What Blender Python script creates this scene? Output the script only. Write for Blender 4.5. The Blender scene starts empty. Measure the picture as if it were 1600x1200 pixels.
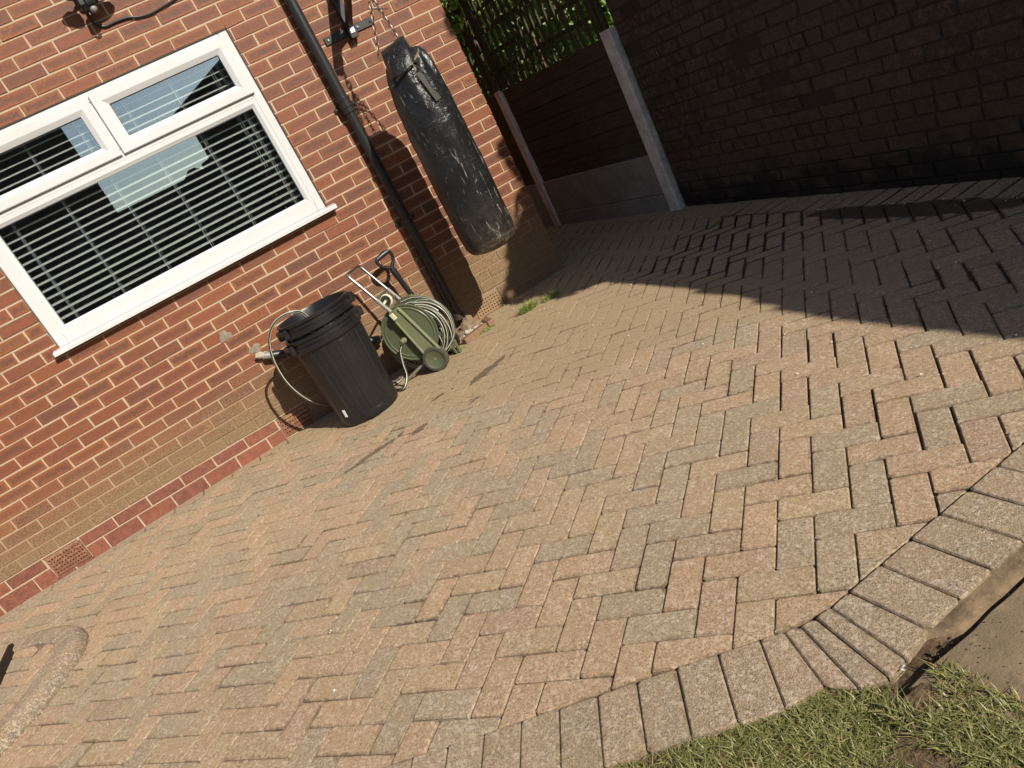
import bpy, math, random
import numpy as np
from mathutils import Vector, Matrix
random.seed(7); rng = np.random.default_rng(7)
SC = bpy.context.scene
# ------------------------------------------------------------------ camera, sky, sun, exposure
cam_d = bpy.data.cameras.new('camera'); cam = bpy.data.objects.new('camera', cam_d); SC.collection.objects.link(cam); SC.camera = cam
_R = [(0.814, -0.383, -0.437), (-0.523, -0.156, -0.838), (0.253, 0.910, -0.327)]
_f = Vector(_R[2]).normalized(); _r = Vector(_R[0]); _r = (_r - _f * _r.dot(_f)).normalized(); _d = _f.cross(_r)
m = Matrix.Identity(4)
for i in range(3): m[i][0] = _r[i]; m[i][1] = -_d[i]; m[i][2] = -_f[i]
m[0][3], m[1][3], m[2][3] = 1.144, -5.070, 1.286
cam.matrix_world = m
cam_d.sensor_width = 36.0; cam_d.lens = 1180.0 / 1600.0 * 36.0; cam_d.clip_start = 0.05; cam_d.clip_end = 500.0
SUN = Vector((0.37, -1.0, 0.70)).normalized()          # towards the sun
w = bpy.data.worlds.new('World'); SC.world = w; w.use_nodes = True
sky = w.node_tree.nodes.new('ShaderNodeTexSky'); sky.sky_type = 'NISHITA'; sky.sun_disc = False
sky.sun_elevation = math.asin(SUN.z); sky.sun_rotation = math.atan2(SUN.x, SUN.y)
w.node_tree.links.new(sky.outputs[0], w.node_tree.nodes['Background'].inputs[0]); w.node_tree.nodes['Background'].inputs[1].default_value = 0.065
sd = bpy.data.lights.new('sun', 'SUN'); so = bpy.data.objects.new('sun', sd); SC.collection.objects.link(so)
sd.energy = 4.6; sd.angle = math.radians(0.55); sd.color = (1.0, 0.92, 0.80)
so.rotation_euler = SUN.to_track_quat('Z', 'Y').to_euler()
SC.view_settings.view_transform = 'Standard'; SC.view_settings.look = 'None'; SC.view_settings.exposure = 0.42; SC.view_settings.gamma = 1.0

# ------------------------------------------------------------------ helpers
def gz(x, y): return -0.014 + 0.008 * x + 0.007 * y
ALL = {}
def link(o): SC.collection.objects.link(o); return o
def tag(o, label=None, cat=None, group=None, kind=None):
    if label: o['label'] = label
    if cat: o['category'] = cat
    if group: o['group'] = group
    if kind: o['kind'] = kind
    return o
def thing(name, label, cat, loc=(0, 0, 0), group=None):
    o = link(bpy.data.objects.new(name, None)); o.location = loc; o.empty_display_size = 0.1
    return tag(o, label, cat, group)
def root_loc(p):
    v = Vector((0, 0, 0))
    while p: v = v + Vector(p.location); p = p.parent
    return v
def mobj(name, V, F, mat, parent=None, smooth=False, attrs=None, loc=None, kind=None, matidx=None):
    """V in world coordinates; the mesh is stored relative to its object/parent origin"""
    V = np.asarray(V, float).reshape(-1, 3)
    if loc is None: loc = root_loc(parent) if parent else Vector((0, 0, 0))
    me = bpy.data.meshes.new(name)
    me.from_pydata((V - np.array(loc)).tolist(), [], [list(map(int, f)) for f in F])
    mats = mat if isinstance(mat, (list, tuple)) else [mat]
    for mm in mats: me.materials.append(mm)
    if matidx is not None: me.polygons.foreach_set('material_index', np.asarray(matidx, dtype=np.int32))
    if smooth: me.polygons.foreach_set('use_smooth', np.ones(len(me.polygons), dtype=bool))
    if attrs:
        for k, a in attrs.items():
            at = me.attributes.new(k, 'FLOAT_COLOR', 'POINT'); at.data.foreach_set('color', np.asarray(a, np.float32).ravel())
    me.update()
    o = link(bpy.data.objects.new(name, me))
    if parent: o.parent = parent
    else: o.location = loc
    if kind: o['kind'] = kind
    return o
class MB:
    def __init__(s): s.V = []; s.F = []; s.A = []
    def add(s, V, F, col=None):
        b = len(s.V); V = [tuple(v) for v in V]; s.V += V; s.F += [[i + b for i in f] for f in F]
        s.A += [tuple(col) if col is not None else (1, 1, 1, 1)] * len(V) if (col is None or np.ndim(col) == 1) else [tuple(c) for c in col]
        return s
    def box(s, x0, x1, y0, y1, z0, z1, bev=0.0, col=None):
        c = Vector(((x0 + x1) / 2, (y0 + y1) / 2, (z0 + z1) / 2)); h = Vector((abs(x1 - x0) / 2, abs(y1 - y0) / 2, abs(z1 - z0) / 2))
        return s.obox(c, (1, 0, 0), (0, 1, 0), (0, 0, 1), h, bev, col)
    def obox(s, c, ax, ay, az, h, bev=0.0, col=None):
        c = Vector(c); ax = Vector(ax).normalized(); ay = Vector(ay).normalized(); az = Vector(az).normalized()
        if bev <= 0:
            V = [c + ax * (h[0] * i) + ay * (h[1] * j) + az * (h[2] * k) for i in (-1, 1) for j in (-1, 1) for k in (-1, 1)]
            return s.add(V, [(0, 1, 3, 2), (4, 6, 7, 5), (0, 4, 5, 1), (2, 3, 7, 6), (0, 2, 6, 4), (1, 5, 7, 3)], col)
        b = min(bev, 0.49 * min(h) * 2)
        V = []; idx = {}
        for i in (-1, 1):
            for j in (-1, 1):
                for k in (-1, 1):
                    for d in range(3):
                        q = [h[0] - b, h[1] - b, h[2] - b]; q[d] = h[d]
                        idx[(i, j, k, d)] = len(V); V.append(c + ax * (i * q[0]) + ay * (j * q[1]) + az * (k * q[2]))
        F = []
        sg = (-1, 1)
        for d in range(3):
            e, g = [t for t in range(3) if t != d]
            for sd_ in sg:
                f = []
                for (p, q) in ((-1, -1), (1, -1), (1, 1), (-1, 1)):
                    key = [0, 0, 0]; key[d] = sd_; key[e] = p; key[g] = q; f.append(idx[(key[0], key[1], key[2], d)])
                F.append(f)
        for d in range(3):           # edge faces along axis d
            e, g = [t for t in range(3) if t != d]
            for p in sg:
                for q in sg:
                    k1 = [0, 0, 0]; k1[d] = -1; k1[e] = p; k1[g] = q; k2 = list(k1); k2[d] = 1
                    F.append([idx[(*k1, e)], idx[(*k2, e)], idx[(*k2, g)], idx[(*k1, g)]])
        for i in sg:
            for j in sg:
                for k in sg: F.append([idx[(i, j, k, 0)], idx[(i, j, k, 1)], idx[(i, j, k, 2)]])
        return s.add(V, F, col)
    def tube(s, P, r, n=10, cap=True, col=None, closed=False):
        P = [Vector(p) for p in P]; N = len(P); R = r if hasattr(r, '__len__') else [r] * N
        T = []
        for i in range(N):
            a = P[(i - 1) % N] if (closed or i > 0) else P[i]; b = P[(i + 1) % N] if (closed or i < N - 1) else P[i]
            t = (b - a); T.append(t.normalized() if t.length > 1e-9 else Vector((0, 0, 1)))
        u = T[0].orthogonal().normalized(); V = []
        for i in range(N):
            u = (u - T[i] * u.dot(T[i]));
            u = u.normalized() if u.length > 1e-6 else T[i].orthogonal().normalized()
            v = T[i].cross(u)
            for k in range(n):
                a = 2 * math.pi * k / n; V.append(P[i] + (u * math.cos(a) + v * math.sin(a)) * R[i])
        F = []
        for i in range(N if closed else N - 1):
            j = (i + 1) % N
            for k in range(n): F.append([i * n + k, i * n + (k + 1) % n, j * n + (k + 1) % n, j * n + k])
        if cap and not closed: F.append(list(range(n))[::-1]); F.append([(N - 1) * n + k for k in range(n)])
        return s.add(V, F, col)
    def lathe(s, c, prof, axis=(0, 0, 1), n=48, col=None, close=False):
        ax = Vector(axis).normalized(); u = ax.orthogonal().normalized(); v = ax.cross(u); c = Vector(c); V = []
        for (r, h) in prof:
            for k in range(n):
                a = 2 * math.pi * k / n; V.append(c + ax * h + (u * math.cos(a) + v * math.sin(a)) * r)
        F = []; M = len(prof)
        for i in range(M if close else M - 1):
            j = (i + 1) % M
            for k in range(n): F.append([i * n + k, i * n + (k + 1) % n, j * n + (k + 1) % n, j * n + k])
        if not close:
            if prof[0][0] > 1e-6: F.append(list(range(n))[::-1])
            if prof[-1][0] > 1e-6: F.append([(M - 1) * n + k for k in range(n)])
        return s.add(V, F, col)
    def prism(s, pts, off, col=None):
        n = len(pts); off = Vector(off); V = [Vector(p) for p in pts] + [Vector(p) + off for p in pts]
        F = [list(range(n))[::-1], list(range(n, 2 * n))] + [[i, (i + 1) % n, n + (i + 1) % n, n + i] for i in range(n)]
        return s.add(V, F, col)
    def build(s, name, mat, parent=None, smooth=False, kind=None, loc=None, attr=False, fix=True):
        o = mobj(name, s.V, s.F, mat, parent, smooth, {'Col': s.A} if attr else None, loc, kind)
        if fix:
            import bmesh
            bm = bmesh.new(); bm.from_mesh(o.data); bmesh.ops.recalc_face_normals(bm, faces=bm.faces); bm.to_mesh(o.data); bm.free()
        if smooth:
            try: o.data.set_sharp_from_angle(angle=math.radians(38))
            except Exception: pass
        return o
def spline(P, k=8, closed=False):
    P = [Vector(p) for p in P]; out = []; N = len(P)
    rngi = range(N) if closed else range(N - 1)
    for i in rngi:
        if closed: a, b, c, d = P[(i - 1) % N], P[i], P[(i + 1) % N], P[(i + 2) % N]
        else: a, b, c, d = P[max(i - 1, 0)], P[i], P[i + 1], P[min(i + 2, N - 1)]
        for j in range(k):
            t = j / k; out.append(0.5 * ((2 * b) + (c - a) * t + (2 * a - 5 * b + 4 * c - d) * t * t + (3 * b - a - 3 * c + d) * t ** 3))
    if not closed: out.append(P[-1])
    return out
# ---- node helper
class NM:
    def __init__(s, name, rough=0.8, base=(0.5, 0.5, 0.5), metal=0.0, spec=None):
        s.m = bpy.data.materials.new(name); s.m.use_nodes = True; s.nt = s.m.node_tree; s.N = s.nt.nodes; s.L = s.nt.links
        s.b = s.N['Principled BSDF']; s.b.inputs['Roughness'].default_value = rough; s.b.inputs['Base Color'].default_value = (*base, 1); s.b.inputs['Metallic'].default_value = metal
        if spec is not None: s.b.inputs['Specular IOR Level'].default_value = spec
        s._tc = None
    def n(s, t, **k):
        x = s.N.new(t)
        for a, v in k.items():
            if hasattr(x, a): setattr(x, a, v)
        return x
    def tc(s):
        if not s._tc: s._tc = s.n('ShaderNodeNewGeometry').outputs['Position']
        return s._tc
    def set(s, sock, v):
        if hasattr(v, 'is_linked') or isinstance(v, bpy.types.NodeSocket): s.L.new(v, sock)
        else:
            try: sock.default_value = v
            except Exception: sock.default_value = (*v, 1)
    def noise(s, scale, detail=4, rough=0.55, vec=None, dist=0.0, out='Fac'):
        x = s.n('ShaderNodeTexNoise'); x.inputs['Scale'].default_value = scale; x.inputs['Detail'].default_value = detail; x.inputs['Roughness'].default_value = rough; x.inputs['Distortion'].default_value = dist
        s.L.new(vec or s.tc(), x.inputs['Vector']); return x.outputs[out]
    def voro(s, scale, vec=None, feature='F1', out='Distance'):
        x = s.n('ShaderNodeTexVoronoi', feature=feature); x.inputs['Scale'].default_value = scale; s.L.new(vec or s.tc(), x.inputs['Vector']); return x.outputs[out]
    def ramp(s, f, pts):
        x = s.n('ShaderNodeValToRGB'); e = x.color_ramp.elements
        while len(e) < len(pts): e.new(0.5)
        for i, (p, c) in enumerate(pts): e[i].position = p; e[i].color = (*c, 1) if hasattr(c, '__len__') else (c, c, c, 1)
        s.L.new(f, x.inputs[0]); return x.outputs[0]
    def mix(s, f, a, b, mode='MIX'):
        x = s.n('ShaderNodeMix', data_type='RGBA', blend_type=mode); s.set(x.inputs[0], f); s.set(x.inputs[6], a); s.set(x.inputs[7], b); return x.outputs[2]
    def math(s, op, a, b=0.0, clamp=False):
        x = s.n('ShaderNodeMath', operation=op, use_clamp=clamp); s.set(x.inputs[0], a); s.set(x.inputs[1], b); return x.outputs[0]
    def maprange(s, v, a, b, c=0.0, d=1.0, smooth=False):
        x = s.n('ShaderNodeMapRange'); x.interpolation_type = 'SMOOTHSTEP' if smooth else 'LINEAR'
        s.set(x.inputs[0], v); x.inputs[1].default_value = a; x.inputs[2].default_value = b; x.inputs[3].default_value = c; x.inputs[4].default_value = d; return x.outputs[0]
    def xyz(s, vec=None):
        x = s.n('ShaderNodeSeparateXYZ'); s.L.new(vec or s.tc(), x.inputs[0]); return x.outputs
    def mapping(s, scale=(1, 1, 1), rot=(0, 0, 0), loc=(0, 0, 0), vec=None):
        x = s.n('ShaderNodeMapping'); x.inputs['Scale'].default_value = scale; x.inputs['Rotation'].default_value = rot; x.inputs['Location'].default_value = loc; s.L.new(vec or s.tc(), x.inputs[0]); return x.outputs[0]
    def attr(s, name='Col'):
        x = s.n('ShaderNodeAttribute', attribute_name=name); return x
    def bump(s, h, strength=0.3, dist=0.003, prev=None):
        x = s.n('ShaderNodeBump'); x.inputs['Strength'].default_value = strength; x.inputs['Distance'].default_value = dist; s.L.new(h, x.inputs['Height'])
        if prev: s.L.new(prev, x.inputs['Normal'])
        s.L.new(x.outputs[0], s.b.inputs['Normal']); return x.outputs[0]
    def col(s, v): s.set(s.b.inputs['Base Color'], v)
    def rough(s, v): s.set(s.b.inputs['Roughness'], v)
def lin(r, g, b): return tuple(((c / 255) / 12.92 if c <= 10 else (((c / 255) + 0.055) / 1.055) ** 2.4) for c in (r, g, b))
def simple(name, col, rough=0.6, metal=0.0, nscale=40, namt=0.25, bump=0.1, bdist=0.001, spec=None):
    k = NM(name, rough, col, metal, spec); f = k.noise(nscale, 5)
    k.col(k.mix(f, tuple(c * (1 - namt) for c in col), tuple(min(1, c * (1 + namt)) for c in col)))
    f2 = k.noise(nscale * 4, 3)
    k.rough(k.maprange(f, 0.2, 0.8, rough * 0.85, min(1, rough * 1.15)))
    if bump: k.bump(f2, bump, bdist)
    return k.m
# ------------------------------------------------------------------ materials
def mat_brick():
    k = NM('house_brick', 0.55, spec=0.32); A = k.attr('Col'); rgb = A.outputs['Color']; edge = A.outputs['Alpha']
    sp = k.xyz(A.outputs['Vector'])
    # colour: r channel picks the brick's own tone, edge (alpha) gives the paler fired border
    core = k.ramp(sp[0], [(0.0, lin(70, 42, 38)), (0.25, lin(88, 46, 36)), (0.5, lin(108, 56, 34)), (0.75, lin(84, 48, 34)), (0.9, lin(130, 64, 40)), (1.0, lin(112, 72, 40))])
    rim = k.ramp(sp[1], [(0.0, lin(112, 58, 40)), (0.5, lin(138, 72, 36)), (1.0, lin(146, 88, 38))])
    en = k.math('ADD', edge, k.math('MULTIPLY', k.math('SUBTRACT', k.noise(32, 5, 0.65), 0.5), 2.0))
    c = k.mix(k.maprange(en, 0.15, 1.15, smooth=True), rim, core)
    g = k.noise(260, 5, 0.85); c = k.mix(k.maprange(g, 0.40, 0.60), k.mix(0.42, c, (0.012, 0.008, 0.007), 'MIX'), k.mix(0.22, c, (0.6, 0.42, 0.3)))
    fl = k.maprange(k.voro(260), 0.0, 0.16, 1.0, 0.0); c = k.mix(k.math('MULTIPLY', fl, k.maprange(k.noise(30), 0.45, 0.7, 0, 0.55)), c, (0.62, 0.5, 0.4))
    c = k.mix(1.0, c, (0.94, 0.78, 0.66), 'MULTIPLY')
    return k, c
def mud_wall(k, c):
    X = k.xyz()
    # splashed sandy dirt: thickest just above ground, reaching higher to the right of the window
    n1 = k.noise(2.2, 3); n2 = k.noise(14, 5, 0.6); n3 = k.noise(130, 4, 0.7)
    h = k.math('ADD', X[2], k.math('MULTIPLY', k.math('SUBTRACT', n1, 0.5), -0.30)); h = k.math('ADD', h, k.math('MULTIPLY', k.math('SUBTRACT', n2, 0.5), -0.22))
    h = k.math('ADD', h, k.math('MULTIPLY', k.maprange(X[0], 0.9, 2.2), -0.12))
    h = k.math('ADD', h, k.math('MULTIPLY', k.math('SUBTRACT', n3, 0.5), -0.75))
    a = k.maprange(h, 0.60, 0.12, 0.0, 0.95, True)
    lowclean = k.math('MULTIPLY', k.maprange(X[2], 0.150, 0.162), 1.0); right = k.maprange(X[0], 1.0, 1.25)
    keep = k.math('MAXIMUM', lowclean, right); pl = k.math('MULTIPLY', k.maprange(X[0], 1.15, 1.3), 1.0)
    a = k.math('MULTIPLY', a, k.math('MAXIMUM', lowclean, k.math('MULTIPLY', pl, 0.8)))
    d = k.mix(k.maprange(n3, 0.3, 0.75), lin(84, 66, 48), lin(172, 146, 112))
    d = k.mix(k.maprange(k.noise(420, 3, 0.8), 0.50, 0.62, 0, 0.6), d, lin(70, 54, 40))
    return k.mix(a, c, d), a, n3
def fin_brick():
    k, c = mat_brick(); c, a, n3 = mud_wall(k, c)
    n = k.noise(420, 4, 0.65); X = k.xyz()
    glaze = k.maprange(k.noise(7, 3), 0.52, 0.72)
    glaze = k.math('MULTIPLY', glaze, k.maprange(X[0], 1.9, 2.5))
    k.col(c); k.rough(k.math('ADD', k.math('MULTIPLY', glaze, -0.14), k.math('ADD', 0.46, k.math('MULTIPLY', a, 0.45))))
    b1 = k.bump(n, 0.7, 0.0022); k.bump(n3, 0.5, 0.004, b1); return k.m
def fin_mortar():
    k = NM('mortar', 0.9); n = k.noise(300, 4); c = k.mix(n, lin(142, 126, 106), lin(198, 182, 156)); c = k.mix(k.maprange(k.noise(5), 0.4, 0.75, 0, 0.35), c, lin(140, 118, 92)); c, a, n3 = mud_wall(k, c)
    k.col(c); k.bump(n, 0.5, 0.002); return k.m
M = {}
M['brick'] = fin_brick(); M['mortar'] = fin_mortar()
def fin_plinth():
    k = NM('plinth_brick', 0.5); A = k.attr('Col'); sp = k.xyz(A.outputs['Vector'])
    c = k.ramp(sp[0], [(0.0, lin(90, 54, 46)), (0.5, lin(100, 60, 49)), (1.0, lin(116, 68, 52))])
    c = k.mix(k.maprange(k.noise(25, 5), 0.3, 0.75), c, k.mix(0.4, c, lin(170, 104, 82)))
    c = k.mix(k.maprange(k.noise(160, 4), 0.58, 0.72, 0, 0.6), c, lin(200, 160, 120)); c, a, n3 = mud_wall(k, c)
    X = k.xyz(); c = k.mix(k.math('MULTIPLY', k.maprange(X[0], 1.1, 1.5), 0.0), c, c)
    k.col(c); k.bump(k.noise(300, 4), 0.3, 0.001); return k.m
M['plinth'] = fin_plinth()
def fin_air():
    k = NM('air_brick_clay', 0.75); n = k.noise(60, 5); X = k.xyz()
    c = k.mix(k.maprange(n, 0.3, 0.7), lin(104, 66, 50), lin(130, 88, 66)); c = k.mix(k.maprange(k.math('ADD', n, k.maprange(X[2], 0, 0.2, 0, 0.3)), 0.6, 0.9, 0, 0.7), c, lin(160, 128, 92))
    c = k.mix(k.maprange(X[0], 2.2, 2.4, 0, 0.88), c, lin(140, 116, 86))
    k.col(c); k.bump(k.noise(200, 4), 0.4, 0.002); return k.m
M['air'] = fin_air()
M['black_hole'] = simple('vent_dark', (0.006, 0.005, 0.005), 1.0, bump=0)
def fin_paver(name, kerb=False):
    k = NM(name, 0.85); A = k.attr('Col'); base = A.outputs['Color']; edge = A.outputs['Alpha']; B = k.attr('Msk'); ms = k.xyz(B.outputs['Vector'])
    g = k.noise(240, 5, 0.9); g2 = k.voro(260); v3 = k.voro(230, out='Color')
    c = k.mix(k.maprange(g, 0.41, 0.59), k.mix(0.52, base, (0.03, 0.022, 0.015)), k.mix(0.38, base, (0.86, 0.74, 0.58)))
    hs = k.xyz(v3); v4 = k.xyz(k.voro(115, out='Color')); c = k.mix(k.maprange(v4[0], 0.0, 1.0, 0.0, 0.30), c, k.mix(0.6, c, (0.04, 0.03, 0.02))); c = k.mix(k.math('MULTIPLY', k.maprange(v4[1], 0.78, 0.84), 0.28), c, (0.80, 0.70, 0.56))
    c = k.mix(k.math('MULTIPLY', k.maprange(hs[0], 0.80, 0.86), 0.30), c, (0.66, 0.60, 0.5)); c = k.mix(k.math('MULTIPLY', k.maprange(hs[1], 0.82, 0.88), 0.5), c, (0.09, 0.065, 0.05))
    c = k.mix(k.maprange(k.noise(18, 5, 0.6), 0.35, 0.75, 0.05, 0.55), c, lin(158, 132, 98))
    # light dust film
    n1 = k.noise(3.5, 5, 0.6); n2 = k.noise(30, 4)
    mud = k.math('ADD', ms[0], k.math('MULTIPLY', k.math('SUBTRACT', n1, 0.5), 0.7)); mud = k.math('ADD', mud, k.math('MULTIPLY', k.math('SUBTRACT', n2, 0.5), 0.35))
    mc = k.mix(k.maprange(k.noise(90, 4), 0.3, 0.7), lin(138, 120, 94), lin(178, 156, 122))
    c = k.mix(k.maprange(mud, 0.30, 0.95, 0, 0.86, True), c, mc)
    # dirty edges beside the joints
    ed = k.math('ADD', edge, k.math('MULTIPLY', k.math('SUBTRACT', k.noise(55, 3), 0.5), 1.3))
    c = k.mix(k.math('MULTIPLY', k.maprange(ed, 0.0, 0.35, 1.0, 0.0), k.maprange(k.noise(3.7, 4), 0.4, 0.65, 0.22, 0.75)), c, lin(78, 64, 48))
    # wetness: puddle and damp joints
    X = k.xyz(); nw = k.noise(9, 4, 0.55)
    px_ = k.math('DIVIDE', k.math('SUBTRACT', X[0], 3.985), 0.085); py_ = k.math('DIVIDE', k.math('SUBTRACT', X[1], -2.42), 0.66)
    e = k.math('ADD', k.math('MULTIPLY', px_, px_), k.math('MULTIPLY', py_, py_)); e = k.math('ADD', e, k.math('MULTIPLY', k.math('SUBTRACT', nw, 0.5), 1.5))
    pud = k.maprange(e, 1.0, 0.86)
    wj = k.math('MULTIPLY', ms[1], k.maprange(k.math('ADD', edge, k.math('MULTIPLY', k.math('SUBTRACT', k.noise(16, 4), 0.5), 1.8)), 0.50, 0.34))
    # small water spots in the sunlit part
    s2 = k.math('MULTIPLY', ms[2], k.maprange(k.noise(13.0, 4, 0.6), 0.66, 0.68))
    for (ex, ey, ea, el, ew) in ((2.16, -1.06, 0.30, 0.17, 0.042), (1.36, -1.20, 0.12, 0.20, 0.030), (1.86, -0.98, 0.2, 0.05, 0.02), (1.63, -1.28, 0.3, 0.06, 0.03), (1.95, -1.36, 0.3, 0.05, 0.012)):
        dx = k.math('SUBTRACT', X[0], ex); dy = k.math('SUBTRACT', X[1], ey); ce, se = math.cos(ea), math.sin(ea)
        uu = k.math('DIVIDE', k.math('ADD', k.math('MULTIPLY', dx, ce), k.math('MULTIPLY', dy, se)), el); vv = k.math('DIVIDE', k.math('SUBTRACT', k.math('MULTIPLY', dy, ce), k.math('MULTIPLY', dx, se)), ew)
        ee = k.math('ADD', k.math('ADD', k.math('MULTIPLY', uu, uu), k.math('MULTIPLY', vv, vv)), k.math('MULTIPLY', k.math('SUBTRACT', k.noise(24, 4, 0.6), 0.5), 3.2)); s2 = k.math('MAXIMUM', s2, k.math('MULTIPLY', k.maprange(ee, 1.05, 0.8), 0.75))
    wet = k.math('MAXIMUM', pud, k.math('MAXIMUM', wj, s2))
    c = k.mix(wet, c, k.mix(0.72, c, (0.010, 0.008, 0.006)))
    k.col(c); k.rough(k.maprange(wet, 0, 1, 0.88, 0.35))
    b1 = k.bump(g, 0.55, 0.0030); k.bump(g2, 0.4, 0.0025, b1); return k.m
M['paver'] = fin_paver('block_paver')
def soil(name, a, b, s=60):
    k = NM(name, 0.95); n = k.noise(s, 6, 0.65); n2 = k.noise(4, 4); c = k.mix(k.maprange(n, 0.3, 0.75), a, b); c = k.mix(k.maprange(n2, 0.4, 0.7, 0, 0.4), c, tuple(x * 0.6 for x in a))
    k.col(c); k.bump(n, 0.9, 0.012); return k.m
M['joint'] = soil('joint_sand', lin(58, 45, 32), lin(140, 112, 80), 60)
M['soil'] = soil('soil', lin(72, 56, 40), lin(134, 112, 84), 60)
M['field'] = soil('lawn_far', lin(56, 70, 30), lin(92, 100, 48), 12)
def fin_conc(name, a, b, s=8, bs=250):
    k = NM(name, 0.88); n = k.noise(s, 6, 0.6); c = k.mix(k.maprange(n, 0.3, 0.7), a, b); g = k.noise(bs, 4, 0.7); c = k.mix(k.maprange(g, 0.35, 0.7, 0, 0.5), k.mix(0.3, c, (0.02, 0.015, 0.01)), c)
    c = k.mix(k.maprange(k.noise(s * 6, 4), 0.55, 0.7, 0, 0.5), c, b); c = k.mix(k.maprange(k.noise(s * 2.3, 6, 0.7), 0.56, 0.66, 0, 0.4), c, tuple(v_ * 0.55 for v_ in a)); k.col(c); b1 = k.bump(g, 0.7, 0.0025); k.bump(k.noise(30, 4), 0.4, 0.004, b1); return k.m
M['slab'] = fin_conc('concrete_slab', lin(116, 100, 78), lin(158, 138, 110), 5, 170)
M['haunch'] = fin_conc('mortar_haunch', lin(96, 80, 60), lin(150, 128, 98), 22, 140)
M['gravelboard'] = fin_conc('gravel_board', lin(136, 130, 122), lin(166, 158, 148), 5)
M['post'] = fin_conc('fence_post_concrete', lin(196, 192, 186), lin(246, 242, 232), 10, 120)
M['cement'] = fin_conc('cement_smear', lin(120, 112, 96), lin(158, 148, 128), 40)
def fin_upvc():
    k = NM('white_upvc', 0.28, (0.82, 0.80, 0.74)); n = k.noise(3, 4); c = k.mix(k.maprange(n, 0.4, 0.7, 0, 0.5), (0.56, 0.57, 0.575), (0.50, 0.495, 0.475))
    sp = k.maprange(k.voro(95), 0.05, 0.08, 1, 0); c = k.mix(k.math('MULTIPLY', sp, k.maprange(k.noise(20), 0.5, 0.55)), c, (0.12, 0.09, 0.06)); k.col(c); return k.m
M['upvc'] = fin_upvc()
M['slat'] = simple('blind_slat', (0.86, 0.85, 0.80), 0.5, nscale=8, namt=0.06, bump=0)
M['gasket_shade'] = simple('gasket_shade_black', (0.015, 0.015, 0.016), 0.6, bump=0)  # pane gaskets, and the painted shadow strip round the window reveal
def fin_glass():
    k = NM('window_glass'); nt = k.nt; nt.nodes.remove(k.b); out = [n for n in nt.nodes if n.type == 'OUTPUT_MATERIAL'][0]
    t = k.n('ShaderNodeBsdfTransparent'); t.inputs[0].default_value = (0.93, 0.95, 0.94, 1); g = k.n('ShaderNodeBsdfGlossy'); g.inputs['Roughness'].default_value = 0.0; g.inputs[0].default_value = (0.78, 0.92, 1, 1)  # glossy tint puts a bluer sky colour into the reflection
    f = k.n('ShaderNodeFresnel'); f.inputs[0].default_value = 1.52; fm = k.maprange(f.outputs[0], 0.0, 1.0, 0.22, 1.0); mx = k.n('ShaderNodeMixShader'); nt.links.new(fm, mx.inputs[0]); nt.links.new(t.outputs[0], mx.inputs[1]); nt.links.new(g.outputs[0], mx.inputs[2])
    d = k.n('ShaderNodeBsdfDiffuse'); d.inputs[0].default_value = (0.6, 0.55, 0.45, 1)
    sp = k.maprange(k.voro(60), 0.08, 0.11, 1, 0); sp = k.math('MULTIPLY', sp, k.maprange(k.noise(9), 0.47, 0.50, 0, 0.7)); X = k.xyz(); sp = k.math('MULTIPLY', sp, k.maprange(X[2], 1.75, 1.3, 0.2, 1)); m2 = k.n('ShaderNodeMixShader')
    nt.links.new(sp, m2.inputs[0]); nt.links.new(mx.outputs[0], m2.inputs[1]); nt.links.new(d.outputs[0], m2.inputs[2]); nt.links.new(m2.outputs[0], out.inputs[0]); return k.m
M['glass'] = fin_glass()
M['room'] = simple('room_plaster', (0.30, 0.29, 0.27), 0.9, nscale=3, bump=0)
def fin_pipe():
    k = NM('black_downpipe', 0.35); X = k.xyz(); n = k.noise(160, 4); sp = k.math('MULTIPLY', k.maprange(n, 0.50, 0.60), k.maprange(X[2], 1.2, 0.6, 0.05, 0.9)); c = k.mix(sp, (0.018, 0.018, 0.019), lin(96, 78, 58))
    k.col(c); k.rough(k.maprange(sp, 0, 1, 0.33, 0.9)); k.bump(n, 0.2, 0.001); return k.m
M['pipe'] = fin_pipe()
M['blackmetal'] = simple('black_powder_coat', (0.022, 0.022, 0.024), 0.42, 0.0, 60, 0.3, 0.08)
M['blackplastic'] = simple('black_plastic', (0.016, 0.016, 0.018), 0.38, nscale=30, namt=0.4, bump=0.05)
M['steel'] = simple('brushed_steel', (0.42, 0.42, 0.40), 0.36, 1.0, 80, 0.15, 0.05)
M['chain'] = simple('dull_chain', (0.30, 0.22, 0.17), 0.45, 0.9, 120, 0.5, 0.2)
M['white'] = simple('white_plastic', (0.82, 0.81, 0.78), 0.5, nscale=50, namt=0.1, bump=0)
M['cream'] = simple('cream_plastic', (0.66, 0.66, 0.46), 0.45, nscale=50, namt=0.1, bump=0)
M['green'] = simple('sage_green_plastic', lin(90, 96, 72), 0.42, nscale=20, namt=0.12, bump=0.04)
M['greenlight'] = simple('pale_green_plastic', lin(116, 122, 92), 0.42, nscale=20, namt=0.1, bump=0.04)
M['greydark'] = simple('grey_tyre_plastic', lin(76, 74, 64), 0.6, nscale=60, namt=0.2, bump=0.1)
M['greypipe'] = simple('grey_tube', lin(128, 128, 122), 0.45, nscale=50, namt=0.2, bump=0.05)
def fin_hose():
    k = NM('striped_hose', 0.3); A = k.attr('Col'); X = k.xyz(A.outputs['Vector']); st = k.math('GREATER_THAN', k.math('ABSOLUTE', k.math('SUBTRACT', X[0], 0.5)), 0.24)
    c = k.mix(st, lin(182, 182, 164), lin(42, 44, 38)); k.col(c); return k.m
M['hose'] = fin_hose()
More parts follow.
